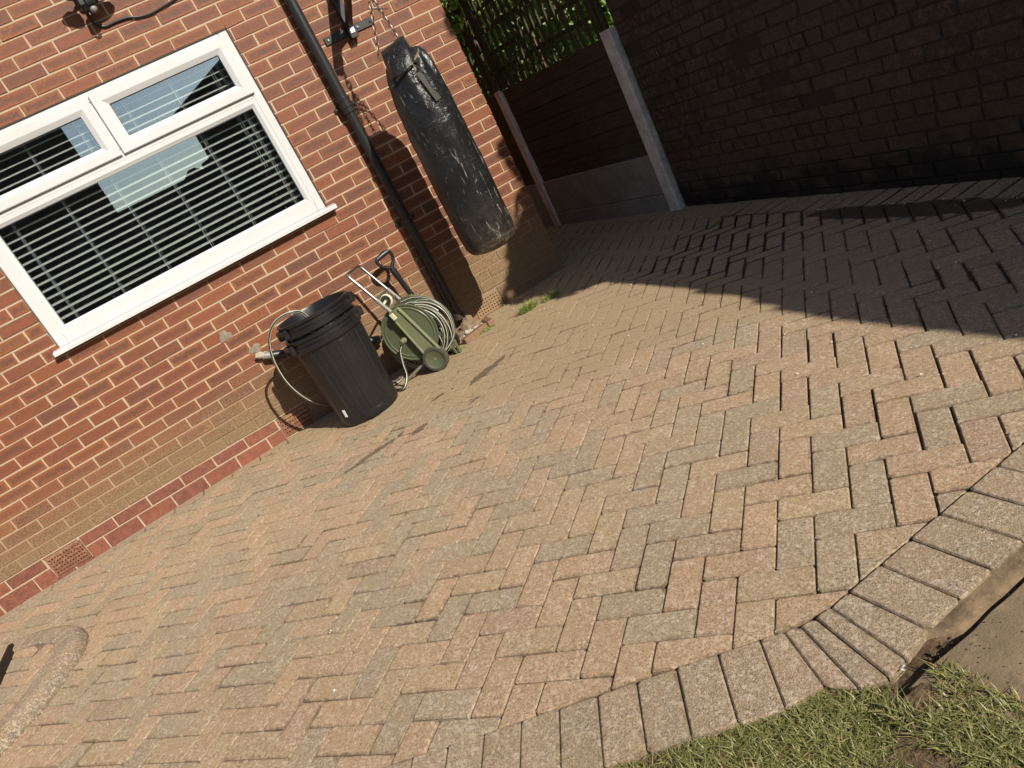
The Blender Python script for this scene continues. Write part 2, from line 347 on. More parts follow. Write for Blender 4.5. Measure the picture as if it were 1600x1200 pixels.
def fin_bin():
    k = NM('bin_plastic', 0.45); n = k.noise(8, 5); n2 = k.noise(240, 4); c = k.mix(k.maprange(n2, 0.55, 0.75, 0, 0.5), (0.010, 0.010, 0.012), (0.030, 0.029, 0.027)); X = k.xyz()
    c = k.mix(k.math('MULTIPLY', k.maprange(n, 0.45, 0.7), k.maprange(X[2], 0.5, 0.0, 0.01, 0.08)), c, lin(100, 84, 62)); k.col(c); k.rough(k.maprange(n, 0.3, 0.7, 0.28, 0.42)); k.bump(n2, 0.12, 0.0008); return k.m
M['bin'] = fin_bin()
def fin_leather():
    k = NM('scuffed_black_leather', 0.4); X = k.xyz()
    n = k.noise(5, 5); wr = k.noise(16, 5, 0.6, dist=1.2); f = k.noise(260, 3)
    v = k.mapping((26, 26, 5), (0.5, 0.35, 0.2)); scr = k.noise(1.0, 9, 0.7, v, 1.5)
    s1 = k.math('MULTIPLY', k.maprange(scr, 0.575, 0.63), k.maprange(k.noise(6), 0.38, 0.58)); v2 = k.mapping((9, 9, 40), (0.2, -0.55, 0.3)); s2 = k.math('MULTIPLY', k.maprange(k.noise(1.0, 8, 0.75, v2, 0.8), 0.655, 0.69), 0.8)
    fl = k.math('MULTIPLY', k.maprange(k.noise(330, 3, 0.6), 0.63, 0.68), k.maprange(k.noise(7, 4), 0.45, 0.62))
    wear = k.math('MAXIMUM', k.math('MAXIMUM', s1, s2), fl)
    c = k.mix(k.math('MULTIPLY', wear, 0.6), (0.010, 0.010, 0.011), lin(165, 163, 155))
    dust = k.math('MULTIPLY', k.maprange(X[2], 0.85, 0.5), k.maprange(k.noise(22, 6, 0.7), 0.38, 0.7)); c = k.mix(k.math('MULTIPLY', dust, 0.42), c, lin(96, 84, 66))
    edge = k.maprange(X[2], 0.575, 0.53); c = k.mix(k.math('MULTIPLY', edge, k.maprange(k.noise(30, 5), 0.35, 0.7, 0, 0.6)), c, lin(130, 114, 90))
    k.col(c); k.rough(k.math('ADD', k.maprange(wear, 0, 1, 0.29, 0.6), k.math('MULTIPLY', dust, 0.25)))
    zw = k.maprange(X[2], 1.15, 1.5, 0.16, 1.0); b = k.bump(k.math('MULTIPLY', wr, zw), 0.45, 0.020); b = k.bump(k.noise(40, 4, dist=0.6), 0.14, 0.003, b); k.bump(f, 0.2, 0.0008, b); return k.m
M['leather'] = fin_leather()
M['strap'] = simple('worn_webbing', lin(112, 104, 84), 0.8, nscale=150, namt=0.4, bump=0.3)
M['strapdark'] = simple('dark_patch', lin(58, 54, 46), 0.7, nscale=150, namt=0.4, bump=0.3)
def fin_dark():
    k = NM('soot_stained_brick', 0.9); A = k.attr('Col'); sp = k.xyz(A.outputs['Vector']); X = k.xyz()
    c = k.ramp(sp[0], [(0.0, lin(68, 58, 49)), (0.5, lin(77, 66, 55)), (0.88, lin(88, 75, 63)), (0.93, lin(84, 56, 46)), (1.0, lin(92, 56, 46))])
    n = k.noise(3.0, 5); n2 = k.noise(90, 5, 0.7); c = k.mix(k.maprange(n2, 0.35, 0.65, 0, 0.9), c, k.mix(0.72, c, (0.01, 0.008, 0.006))); c = k.mix(k.maprange(k.noise(24, 5, 0.7), 0.48, 0.62, 0, 0.5), c, lin(112, 96, 80))
    pale = k.math('MULTIPLY', k.maprange(k.noise(6, 6, 0.75), 0.60, 0.66), k.maprange(X[1], -1.6, -2.4)); c = k.mix(k.math('MULTIPLY', pale, 0.6), c, lin(120, 104, 86))
    film = k.math('MULTIPLY', k.maprange(k.noise(1.3, 3), 0.35, 0.6), 0.75); c = k.mix(film, c, k.mix(k.maprange(k.noise(170, 4, 0.8), 0.35, 0.65), lin(50, 42, 34), lin(112, 94, 76)))
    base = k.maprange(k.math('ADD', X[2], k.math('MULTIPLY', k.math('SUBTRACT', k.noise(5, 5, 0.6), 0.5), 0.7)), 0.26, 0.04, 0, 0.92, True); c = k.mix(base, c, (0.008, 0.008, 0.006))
    v = k.mapping((30, 30, 5)); lime = k.math('MULTIPLY', k.maprange(k.noise(1.0, 6, 0.7, v), 0.66, 0.72), k.math('MULTIPLY', k.maprange(X[1], -1.7, -0.9), k.maprange(X[2], 0.9, 1.1))); c = k.mix(k.math('MULTIPLY', lime, 0.8), c, lin(190, 184, 176))
    k.col(c); b1 = k.bump(k.noise(200, 5, 0.8), 0.9, 0.006); k.bump(n2, 1.0, 0.010, b1); return k.m
M['darkbrick'] = fin_dark()
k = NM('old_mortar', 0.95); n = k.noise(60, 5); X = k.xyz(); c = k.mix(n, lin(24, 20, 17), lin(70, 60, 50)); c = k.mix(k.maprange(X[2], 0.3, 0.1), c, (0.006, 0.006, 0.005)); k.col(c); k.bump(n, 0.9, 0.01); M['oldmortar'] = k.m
def fin_timber(name, a, b):
    k = NM(name, 0.85); v = k.mapping((60, 2.2, 60)); n = k.noise(1.0, 6, 0.65, v, 0.4); A = k.attr('Col'); t = k.xyz(A.outputs['Vector']); c = k.mix(k.maprange(n, 0.3, 0.7), a, b); c = k.mix(k.math('MULTIPLY', t[0], 0.5), c, k.mix(0.5, c, (0.01, 0.01, 0.005)))
    kn = k.maprange(k.voro(3.1, k.mapping((1, 1, 2.2))), 0.05, 0.09, 1, 0); c = k.mix(k.math('MULTIPLY', kn, 0.7), c, (0.02, 0.012, 0.008)); k.col(c); k.bump(n, 0.5, 0.003); return k.m
M['timber'] = fin_timber('weathered_fence_board', lin(46, 41, 28), lin(86, 74, 50)); M['batten'] = fin_timber('mossy_trellis_batten', lin(40, 40, 24), lin(78, 74, 42))
def fin_leaf(name, a, b):
    k = NM(name, 0.45); A = k.attr('Col'); t = k.xyz(A.outputs['Vector']); c = k.mix(t[0], a, b); k.col(c)
    tr = k.n('ShaderNodeBsdfTranslucent'); k.L.new(k.mix(0.5, c, (0.25, 0.36, 0.04)), tr.inputs[0]); mx = k.n('ShaderNodeMixShader'); mx.inputs[0].default_value = 0.3; out = [n for n in k.N if n.type == 'OUTPUT_MATERIAL'][0]
    k.L.new(k.b.outputs[0], mx.inputs[1]); k.L.new(tr.outputs[0], mx.inputs[2]); k.L.new(mx.outputs[0], out.inputs[0]); return k.m
M['leaf'] = fin_leaf('climber_leaf', (0.09, 0.20, 0.035), (0.36, 0.52, 0.13)); M['grass'] = fin_leaf('grass_blade', (0.16, 0.18, 0.045), (0.48, 0.44, 0.20)); M['weed'] = fin_leaf('weed_blade', (0.18, 0.25, 0.05), (0.42, 0.48, 0.14))
M['straw'] = simple('dead_grass', lin(150, 128, 86), 0.9, nscale=80, namt=0.4, bump=0)
M['bark'] = simple('stem_bark', lin(104, 84, 62), 0.9, nscale=40, namt=0.4, bump=0.4, bdist=0.004)
M['petal'] = simple('white_petal', (0.7, 0.68, 0.6), 0.7, bump=0)
M['rendern'] = simple('neighbour_brick', lin(84, 62, 52), 0.9, nscale=12, bump=0.1); M['roof'] = simple('roof_tile', lin(70, 62, 58), 0.9, nscale=9, bump=0.2, bdist=0.02)
M['castiron'] = simple('cast_iron', lin(44, 42, 40), 0.55, 0.6, 90, 0.4, 0.4)
M['rubble'] = simple('rubble', lin(176, 166, 148), 0.9, nscale=60, namt=0.35, bump=0.5, bdist=0.006)

# ------------------------------------------------------------------ ground: base sheet, far ground
def grid(x0, x1, y0, y1, nx, ny, zf):
    xs = np.linspace(x0, x1, nx); ys = np.linspace(y0, y1, ny); V = [(x, y, zf(x, y)) for y in ys for x in xs]
    F = [(j * nx + i, j * nx + i + 1, (j + 1) * nx + i + 1, (j + 1) * nx + i) for j in range(ny - 1) for i in range(nx - 1)]; return V, F
V, F = grid(-80, 80, -80, 80, 9, 9, lambda x, y: -0.55); mobj('ground', V, F, M['field'], kind='structure')
V, F = grid(-7, 4.6, -4.08, 6.0, 60, 50, lambda x, y: gz(x, y) - 0.012); mobj('paving_bed', V, F, M['joint'], kind='structure')
# ------------------------------------------------------------------ block paving
def clip(P, n, c):            # keep n.p <= c
    out = []
    for i in range(len(P)):
        a, b = P[i], P[(i + 1) % len(P)]; da = a[0] * n[0] + a[1] * n[1] - c; db = b[0] * n[0] + b[1] * n[1] - c
        if da <= 0: out.append(a)
        if (da < 0 < db) or (db < 0 < da): t = da / (da - db); out.append((a[0] + (b[0] - a[0]) * t, a[1] + (b[1] - a[1]) * t))
    return out
def area(P): return 0.5 * sum(P[i][0] * P[(i + 1) % len(P)][1] - P[(i + 1) % len(P)][0] * P[i][1] for i in range(len(P)))
def cleanp(P):
    out = []
    for p in P:
        if not out or math.hypot(p[0] - out[-1][0], p[1] - out[-1][1]) > 0.002: out.append(p)
    if len(out) > 1 and math.hypot(out[0][0] - out[-1][0], out[0][1] - out[-1][1]) <= 0.002: out.pop()
    return out
def inset(P, d):
    n = len(P); out = []; A = area(P)
    for i in range(n):
        p0, p1, p2 = P[i - 1], P[i], P[(i + 1) % n]
        def nr(a, b):
            l = math.hypot(b[0] - a[0], b[1] - a[1]) + 1e-12; return (-(b[1] - a[1]) / l, (b[0] - a[0]) / l)
        n1 = nr(p0, p1); n2 = nr(p1, p2); det = n1[0] * n2[1] - n1[1] * n2[0]
        c1 = n1[0] * p1[0] + n1[1] * p1[1] + d; c2 = n2[0] * p1[0] + n2[1] * p1[1] + d
        if abs(det) < 0.15: out.append((p1[0] + n1[0] * d, p1[1] + n1[1] * d))
        else: out.append(((c1 * n2[1] - c2 * n1[1]) / det, (n1[0] * c2 - n2[0] * c1) / det))
    if area(out) <= 0 or area(out) > A:
        cx = sum(p[0] for p in P) / n; cy = sum(p[1] for p in P) / n; s = 0.85; out = [(cx + (p[0] - cx) * s, cy + (p[1] - cy) * s) for p in P]
    return out
class Pav:
    def __init__(s): s.V = []; s.F = []; s.C = []; s.K = []
    def block(s, P, col, gap=0.0012, bev=0.004, depth=0.03, lift=0.0, tilt=0.0015, msk=None, rnd=True):
        P = cleanp(P)
        if len(P) < 3: return
        if area(P) < 0: P = P[::-1]
        if area(P) < 0.0004: return
        g = gap * random.uniform(0.5, 1.5); m4 = len(P); cs = [[0.006 * random.uniform(0.4, 1.7) for _ in range(2)] for _ in range(m4)] if rnd else None
        def cham(Q, k=1.0):
            if not rnd: return Q
            out = []
            for i in range(m4):
                p0, p1, p2 = Q[i - 1], Q[i], Q[(i + 1) % m4]
                for q, c in ((p0, cs[i][0]), (p2, cs[i][1])):
                    l = math.hypot(q[0] - p1[0], q[1] - p1[1]) + 1e-9; t = min(0.3, c * k / l); out.append((p1[0] + (q[0] - p1[0]) * t, p1[1] + (q[1] - p1[1]) * t))
            return out
        p0_ = inset(P, g); p2_ = inset(p0_, bev); p3_ = inset(p2_, 0.012); r0 = r1 = cham(p0_); r2 = cham(p2_); r3 = cham(p3_)
        tx = random.gauss(0, tilt) * 6; ty = random.gauss(0, tilt) * 6; cx = sum(p[0] for p in P) / len(P); cy = sum(p[1] for p in P) / len(P); lf = lift + random.gauss(0, 0.0012)
        b = len(s.V); n = len(r0)
        for ring, dz, e in ((r0, -depth, 0), (r1, -bev * 0.8, 0), (r2, 0.0, 0.15), (r3, 0.0003, 1)):
            for (x, y) in ring:
                s.V.append((x, y, gz(x, y) + dz + lf + (x - cx) * tx * 0.3 + (y - cy) * ty * 0.3)); s.C.append((*col, e)); s.K.append(msk(x, y) if msk else (0, 0, 0, 1))
        for a in range(3):
            for i in range(n): s.F.append([b + a * n + i, b + a * n + (i + 1) % n, b + (a + 1) * n + (i + 1) % n, b + (a + 1) * n + i])
        s.F.append([b + 3 * n + i for i in range(n)])
    def build(s, name, kind='structure', mat=None): return mobj(name, s.V, s.F, mat or M['paver'], attrs={'Col': s.C, 'Msk': s.K}, kind=kind)
MUDL = [(-2.0, 0.30), (-0.2, -0.02), (0.5, -0.12), (1.107, -.34), (1.594, -.95), (1.933, -1.55), (2.25, -2.02), (2.564, -2.113), (2.848, -2.30), (3.2, -2.75), (3.9, -3.2), (4.6, -3.6)]
def sm(a, b, t): t = max(0, min(1, (t - a) / (b - a))); return t * t * (3 - 2 * t)
def msk(x, y):
    for i in range(len(MUDL) - 1):
        if x < MUDL[i + 1][0] or i == len(MUDL) - 2:
            a, b = MUDL[i], MUDL[i + 1]; yl = a[1] + (b[1] - a[1]) * (x - a[0]) / (b[0] - a[0]); break
    mud = sm(-0.25, 0.30, y - yl)
    if x > 3.3: mud *= 1 - 0.75 * sm(3.3, 3.8, x) * sm(-0.9, -1.6, y)
    wj = sm(3.15, 3.35, x) * sm(4.15, 4.0, x) * sm(-2.15, -1.9, y) * sm(-0.75, -1.1, y)
    wj = max(wj, 0.8 * sm(3.7, 3.9, x) * sm(-3.3, -3.0, y) * sm(-1.9, -2.2, y))
    sp = sm(1.0, 1.3, x) * sm(2.6, 2.3, x) * sm(-1.5, -1.2, y) * sm(-0.6, -0.9, y)
    return (mud, wj, sp, 1)
def pcol(x, y):
    r = random.random(); v = random.uniform(0.86, 1.14)
    if r < 0.38: c = lin(143, 134, 112)
    elif r < 0.76: c = lin(180, 141, 110)
    elif r < 0.97: c = lin(174, 148, 112)
    elif r < 0.985: c = lin(168, 126, 104)
    else: c = lin(136, 112, 90)
    f = 0.24 + sm(2.3, 3.2, x) * 0.30; br = lin(162, 138, 106)
    return tuple((a * (1 - f) + b * f) * v * t_ for a, b, t_ in zip(c, br, (1.17, 1.10, 0.97)))
TH, OX, OY, U = -0.788, 2.062, -3.384, 0.0973
ca = (math.cos(TH), math.sin(TH)); cb = (math.sin(TH), -math.cos(TH))
def L2W(u, v): return (OX + U * (u * ca[0] + v * cb[0]), OY + U * (u * ca[1] + v * cb[1]))
KIN = [(-4.0, -0.79), (1.70, -3.772), (1.80, -3.822), (1.90, -3.853), (8.0, -3.875)]
WB = -0.102; RB = 4.035
P_ = Pav()
ADIR = math.atan2(cb[1], cb[0])
def addpav(cells, vert):
    (u0, v0), (u1, v1) = cells
    gu = 0.0
    P = [L2W(u0, v0), L2W(u1, v0), L2W(u1, v1), L2W(u0, v1)]
    cx = sum(p[0] for p in P) / 4; cy = sum(p[1] for p in P) / 4
    if cx < -2.6 or cx > 4.3 or cy < -4.1 or cy > 5.2: return
    if vert:
        w_ = 0.0026 * sm(2.2, 2.9, cx) * sm(-2.5, -3.1, cy) + 0.0005 * sm(2.0, 3.2, cx); w_ = w_ / U * random.choice([0.1, 0.3, 0.6, 1.0, 2.0])
        P = [L2W(u0 + w_, v0), L2W(u1 - w_, v0), L2W(u1 - w_, v1), L2W(u0 + w_, v1)]
    if cx < 3.38: P = clip(P, (0, 1), WB) if cy < 0.35 else []
    P = clip(P, (1, 0), RB) if P else []
    for i in range(len(KIN) - 1):
        if not P: break
        a, b = KIN[i], KIN[i + 1]; n = (b[1] - a[1], -(b[0] - a[0])); P = clip(P, n, n[0] * a[0] + n[1] * a[1])
    if not P: return
    # the raised edging at lower left interrupts the herringbone
    if (cx + 0.78) ** 2 / 0.50 ** 2 + (cy + 1.38) ** 2 / 0.60 ** 2 < 0.85: return
    P_.block(P, pcol(cx, cy), msk=msk)
for i in range(-70, 75):
    for j in range(-75, 75):
        if (i - j) % 4 == 0: addpav(((i, j), (i + 1, j + 2)), True)
        if (i - j) % 4 == 1: addpav(((i, j), (i + 2, j + 1)), False)
def greyc(): v = random.uniform(0.85, 1.12); c = random.choice([lin(144, 130, 108), lin(148, 130, 106), lin(138, 126, 106)]); return tuple(a * v * t_ for a, t_ in zip(c, (1.16, 1.05, 0.92)))
x = -2.6
while x < 3.36: P_.block([(x, -0.101), (x + 0.2, -0.101), (x + 0.2, 0.012), (x, 0.012)], greyc(), msk=msk); x += 0.2
y = -4.1
while y < 5: P_.block([(RB, y), (4.255, y), (4.255, y + 0.1), (RB, y + 0.1)], greyc(), msk=msk); y += 0.1
P_.build('block_paving')
# ------------------------------------------------------------------ kerb course (soldier blocks following the curved edge)
K_ = Pav()
def kb(i0, i1, o1, o0, lift=0.0): K_.block([i0, o0, o1, i1], tuple(c * 1.02 for c in greyc()), gap=0.0012, bev=0.004, lift=0.002 + lift, tilt=0.003)
def seg(a, b, n, off, first=0):
    out = []
    for t in range(n + 1): out.append((a[0] + (b[0] - a[0]) * t / n, a[1] + (b[1] - a[1]) * t / n))
    return out
a = (-2.5, -1.57); b = (1.74, -3.810); L = math.hypot(b[0] - a[0], b[1] - a[1]); n = int(L / 0.101); d = ((b[0] - a[0]) / L, (b[1] - a[1]) / L); nn = (d[1], -d[0])
def kline(t): # slightly bowed inner line
    s_ = t / n; x = a[0] + (b[0] - a[0]) * s_; yy = np.interp(x, [k_[0] for k_ in KIN], [k_[1] for k_ in KIN]) - 0.003; return (x, float(yy))
pts = [kline(t) for t in range(n + 1)]
for t in range(n):
    p, q = pts[t], pts[t + 1]; w0 = 0.205
    kb(p, q, (q[0] + nn[0] * w0, q[1] + nn[1] * w0), (p[0] + nn[0] * w0, p[1] + nn[1] * w0), 0.001)
inn = [pts[-1], (1.790, -3.824), (1.825, -3.838), (1.862, -3.850), (1.905, -3.857), (1.965, -3.856)]
p = pts[-1]; outp = [(p[0] + nn[0] * 0.205, p[1] + nn[1] * 0.205), (1.735, -3.998), (1.775, -4.05), (1.83, -4.082), (1.885, -4.075), (1.972, -4.062)]
for t in range(5): kb(inn[t], inn[t + 1], outp[t + 1], outp[t])
xx = 1.965
while xx < 5.2:
    kb((xx, -3.857 - 0.003 * (xx - 1.9)), (xx + 0.104, -3.857 - 0.003 * (xx - 1.8)), (xx + 0.110, -4.060), (xx + 0.006, -4.060), 0.003); xx += 0.104
K_.build('kerb')
# haunching, soil, slab
mb = MB(); Pz = [(1.98, -4.058), (5.2, -4.058), (5.2, -4.098), (1.98, -4.094)]
ys = []
V = []; F = []
nx = 160
for i in range(nx + 1):
    x = 1.95 + (5.2 - 1.95) * i / nx; w0 = 0.046 + 0.0018 * math.sin(x * 23) + 0.0012 * math.sin(x * 71) ; ed = sm(1.95, 2.02, x)
    for (yy, dz) in ((-4.050, -0.003), (-4.058 - w0 * ed * 0.5, -0.003 + 0.002 * math.sin(x * 40)), (-4.060 - w0 * ed, -0.008), (-4.062 - w0 * ed, -0.05)): V.append((x, yy, gz(x, yy) + dz + 0.001 * math.sin(x * 150)))
for i in range(nx):
    for j in range(3): F.append((i * 4 + j, i * 4 + j + 1, i * 4 + j + 5, i * 4 + j + 4))
mobj('kerb_mortar', V, F, M['haunch'], kind='structure', smooth=True)
V, F = grid(-6, 8, -9.5, -3.2, 140, 90, lambda x, y: gz(x, y) - 0.022 + 0.006 * math.sin(x * 17 + y * 5) * math.sin(y * 13) + 0.003 * math.sin(x * 61) * math.sin(y * 47) + 0.021 * sm(0.26, 0.05, abs(x - 1.80)) * sm(-4.10, -4.17, y) - (0.10 if y > np.interp(x, [k_[0] for k_ in KIN], [k_[1] for k_ in KIN]) - 0.12 else 0))
mobj('soil', V, F, M['soil'], kind='structure', smooth=True)
mb = MB(); top = []
slab_pts = [(1.835, -4.117)]
for i in range(1, 60): x = 1.835 + i * 0.06; slab_pts.append((x, -4.117 + 0.0025 * math.sin(x * 37) + 0.0015 * math.sin(x * 90)))
slab_pts += [(5.4, -9.4), (1.95, -9.4), (1.86, -4.6), (1.83, -4.3)]
n = len(slab_pts); V = [(x, y, gz(x, y) - 0.12) for x, y in slab_pts] + [(x, y, gz(x, y) - 0.004) for x, y in slab_pts]; ins = inset(slab_pts if area(slab_pts) > 0 else slab_pts, 0.0) 
cxs, cys = 3.6, -6.0
V += [(x + (0.006 if x < 3.6 else -0.006), y + (-0.006 if y > -6 else 0.006), gz(x, y) + 0.002) for x, y in slab_pts]
F = [[i, (i + 1) % n, n + (i + 1) % n, n + i] for i in range(n)] + [[n + i, n + (i + 1) % n, 2 * n + (i + 1) % n, 2 * n + i] for i in range(n)] + [list(range(2 * n, 3 * n))]
mobj('concrete_path', V, F, M['slab'], kind='structure')

# ------------------------------------------------------------------ brick walls
class BW:
    def __init__(s): s.V = []; s.F = []; s.C = []
    def brick(s, o, ux, uz, nrm, x0, x1, z0, z1, d=0.004, bev=0.0022, c=(0.5, 0.5, 0.5), jit=0.0011, back=0.012, ring=0.024):
        """front plane through o spanned by ux (along) and uz (up); nrm points out"""
        if x1 - x0 < 0.006 or z1 - z0 < 0.006: return
        j = lambda: random.gauss(0, jit); d = d + random.gauss(0, jit)
        def R(i, dd, e):
            i = min(i, 0.42 * min(x1 - x0, z1 - z0))
            return [(x0 + i, z0 + i, dd, e), (x1 - i, z0 + i, dd, e), (x1 - i, z1 - i, dd, e), (x0 + i, z1 - i, dd, e)]
        q = R(0, -back, 0) + R(0, d - bev, 0) + R(bev, d, 0.1) + R(ring, d, 1.0); b = len(s.V)
        jj = [(j(), j()) for _ in range(4)]
        for k_, (a, z, dd, e) in enumerate(q):
            a += jj[k_ % 4][0]; z += jj[k_ % 4][1]; s.V.append(tuple(o[t] + ux[t] * a + uz[t] * z + nrm[t] * dd for t in range(3))); s.C.append((c[0], c[1], c[2], e))
        for r in range(3):
            for i in range(4): s.F.append([b + r * 4 + i, b + r * 4 + (i + 1) % 4, b + r * 4 + 4 + (i + 1) % 4, b + r * 4 + 4 + i])
        s.F.append([b + 12, b + 13, b + 14, b + 15])
def xj(j):  # perpend positions along the front wall
    return j * 0.2245 if j < 9 else 2.0205 + (j - 9) * 0.218
def pieces(x0, x1, z0, z1, holes):
    R = [(x0, x1, z0, z1)]
    for (a, b, c, d) in holes:
        N = []
        for (p, q, r, s_) in R:
            if q <= a or p >= b or s_ <= c or r >= d: N.append((p, q, r, s_)); continue
            if p < a: N.append((p, a, r, s_))
            if q > b: N.append((b, q, r, s_))
            if r < c: N.append((max(p, a), min(q, b), r, c))
            if s_ > d: N.append((max(p, a), min(q, b), d, s_))
        R = N
    return R
house = thing('brick_house', 'red brick house with white framed window above a paved yard', 'house', (0.8, 0.0, 0.0))
XC = 3.32; HT = 5.1
WIN = (0.212, 2.004, 1.150, 2.335)
AIR = [(-0.562, -0.336, 0.0, 0.138), (1.008, 1.232, -0.005, 0.138), (2.558, 2.782, 0.005, 0.140)]
bw = BW(); pw = BW()
def tone(): return (random.random(), random.random(), random.random())
X0 = -3.4
for n in range(0, 68):
    z0 = n * 0.075 + 0.005; z1 = z0 + 0.0655; odd = n % 2
    plinth = (n < 2)
    js = [j + (0.5 if odd else 0.0) for j in range(-17, 15)]
    if plinth: js = [j + (0.47 if n == 1 else 0.0) for j in range(-17, 15)]
    for j in js:
        xa = xj(j); xb = xj(j + 1)
        if xa > XC - 0.03 or xb < X0: continue
        if xb > XC - 0.06: xb = XC + 0.01
        xa += 0.005; xb -= 0.005
        xb = min(xb, XC)
        holes = [WIN] + AIR
        for (p, q, r, s_) in pieces(xa, xb, z0 if n else -0.06, z1, holes):
            (pw if (plinth) else bw).brick((0, 0, 0), (1, 0, 0), (0, 0, 1), (0, -1, 0), p, q, r, s_, d=0.0, back=0.010, c=tone())
# side wall of the house along the passage
for n in range(0, 68):
    z0 = n * 0.075 + 0.005; yy = 0.0 if n % 2 else 0.1
    while yy < 5.5:
        y1 = yy + (0.215 if (yy > 0.15 or n % 2 == 0) else 0.215)
        if n % 2 == 0 and yy == 0.1: bw.brick((XC, 0, 0), (0, 1, 0), (0, 0, 1), (1, 0, 0), 0.0, 0.095, z0 if n else -0.06, z0 + 0.0655, d=0.0, c=tone(), back=0.010)
        bw.brick((XC, 0, 0), (0, 1, 0), (0, 0, 1), (1, 0, 0), yy + 0.005, y1 + 0.005, z0 if n else -0.06, z0 + 0.0655, d=0.0, c=tone(), back=0.010); yy = y1 + 0.01
def bwbuild(b, name, mat, parent): return mobj(name, b.V, b.F, mat, parent, attrs={'Col': b.C})
bwbuild(bw, 'brick_wall', M['brick'], house); bwbuild(pw, 'plinth', M['plinth'], house)
mb = MB(); yf = 0.0045
for (p, q, r, s_) in pieces(X0, XC - 0.0045, -0.08, HT, [WIN] + [(a + 0.004, b - 0.004, max(c, 0.0), d - 0.004) for a, b, c, d in AIR]): mb.box(p, q, yf, 0.10, r, s_)
mb.box(XC - 0.10, XC - 0.0045, 0.1001, 5.6, -0.08, HT); mb.build('mortar', M['mortar'], house)
# roof (out of frame)
mb = MB(); mb.prism([(-3.7, -0.35, HT - 0.05), (-3.7, 5.9, HT - 0.05), (-3.7, 2.8, HT + 1.9)], (7.35, 0, 0)); mb.build('roof', M['roof'], house)
# room behind the window
mb = MB(); mb.box(-0.2, 2.6, 3.0, 3.1, 0.3, 2.7); mb.box(-0.3, -0.2, 0.12, 3.1, 0.3, 2.7); mb.box(2.6, 2.7, 0.12, 3.1, 0.3, 2.7); mb.box(-0.2, 2.6, 0.12, 3.0, 0.2, 0.3); mb.box(-0.2, 2.6, 0.12, 3.0, 2.7, 2.8)
mb.box(-0.2, 0.2, 0.104, 0.118, 0.3, 2.7); mb.box(2.02, 2.6, 0.104, 0.118, 0.3, 2.7); mb.box(0.2, 2.02, 0.104, 0.118, 0.3, 1.12); mb.box(0.2, 2.02, 0.104, 0.118, 2.36, 2.7)
mb.build('interior', M['room'], house)
# air bricks
for (a, b, c, d) in AIR:
    mb = MB(); c = max(c, 0.0); nh, nr = 11, 4 if a > -0.3 else 5; g = 0.010
    if a > 2: nh, nr = 9, 5
    x0, x1, z0, z1 = a + 0.006, b - 0.006, c + 0.006, d - 0.004
    cw = (x1 - x0 - 0.016) / nh; rh = (z1 - z0 - 0.016) / nr; ho = min(0.0095, cw * 0.5)
    zz = z0
    mb.box(x0, x1, -0.004, 0.02, z0, z0 + 0.008 + (rh - ho) / 2); mb.box(x0, x1, -0.004, 0.02, z1 - 0.008 - (rh - ho) / 2, z1)
    for r in range(nr):
        zc = z0 + 0.008 + (r + 0.5) * rh
        if r < nr - 1: mb.box(x0, x1, -0.004, 0.02, zc + ho / 2, zc + rh - ho / 2)
        xs = [x0] + [x0 + 0.008 + (i + 0.5) * cw for i in range(nh)] + [x1]
        for i in range(len(xs) - 1):
            p = xs[i] + (ho / 2 if i > 0 else 0); q = xs[i + 1] - (ho / 2 if i < len(xs) - 2 else 0); mb.box(p, q, -0.0039, 0.0199, zc - ho / 2 + 0.0002, zc + ho / 2 - 0.0002)
    o = mb.build('air_brick', M['air'], house); mb = MB(); mb.box(x0, x1, 0.024, 0.03, z0, z1); mb.build('vent_shade_sheet', M['black_hole'], o)  # near-black sheet stands in for the shade behind the holes
# cement smear on the wall
def blob(mb, c, r, flat=0.012, n=26, seed=0):
    rr = random.Random(seed); V = [(c[0], c[1] - flat, c[2])]; F = []
    for ring, (s_, dd) in enumerate(((0.55, 0.8), (0.9, 0.45), (1.0, -0.3))):
        for k_ in range(n):
            a = 2 * math.pi * k_ / n; q = r * s_ * (1 + 0.18 * math.sin(3 * a + seed) + 0.1 * math.sin(7 * a + 2 * seed) + rr.uniform(-.04, .04)); V.append((c[0] + q * math.cos(a) * 1.15, c[1] - flat * dd, c[2] + q * math.sin(a)))
    for k_ in range(n): F.append([0, 1 + k_, 1 + (k_ + 1) % n])
    for rg in range(2):
        for k_ in range(n): a_ = 1 + rg * n; F.append([a_ + k_, a_ + n + k_, a_ + n + (k_ + 1) % n, a_ + (k_ + 1) % n])
    mb.add(V, F)
mb = MB(); blob(mb, (1.035, 0.0, 0.77), 0.036, 0.005, seed=3); mb.build('cement_patch', M['cement'], house, smooth=True)
mb = MB(); blob(mb, (1.150, 0.0, 0.605), 0.036, 0.003, seed=5); mb.build('cement_patch', M['cement'], house, smooth=True)

# ------------------------------------------------------------------ window (part of the house)
fx0, fx1, fz0, fz1 = 0.218, 1.998, 1.172, 2.328
mb = MB(); B = 0.005
yF = 0.002; yB = 0.07
mb.box(fx0, fx0 + 0.055, yF, yB, fz0, fz1, B); mb.box(fx1 - 0.055, fx1, yF, yB, fz0, fz1, B)
mb.box(fx0 + 0.055, fx1 - 0.055, yF + 0.0006, yB, fz1 - 0.06, fz1, B); mb.box(fx0 + 0.055, fx1 - 0.055, yF + 0.0006, yB, fz0, fz0 + 0.065, B)
mb.box(fx0 + 0.055, fx1 - 0.055, yF + 0.0012, yB, 1.925, 1.985, B); mb.box(1.085, 1.145, yF + 0.0018, yB, 1.985, fz1 - 0.06, B)
wf = mb.build('window_frame', M['upvc'], house, smooth=False)
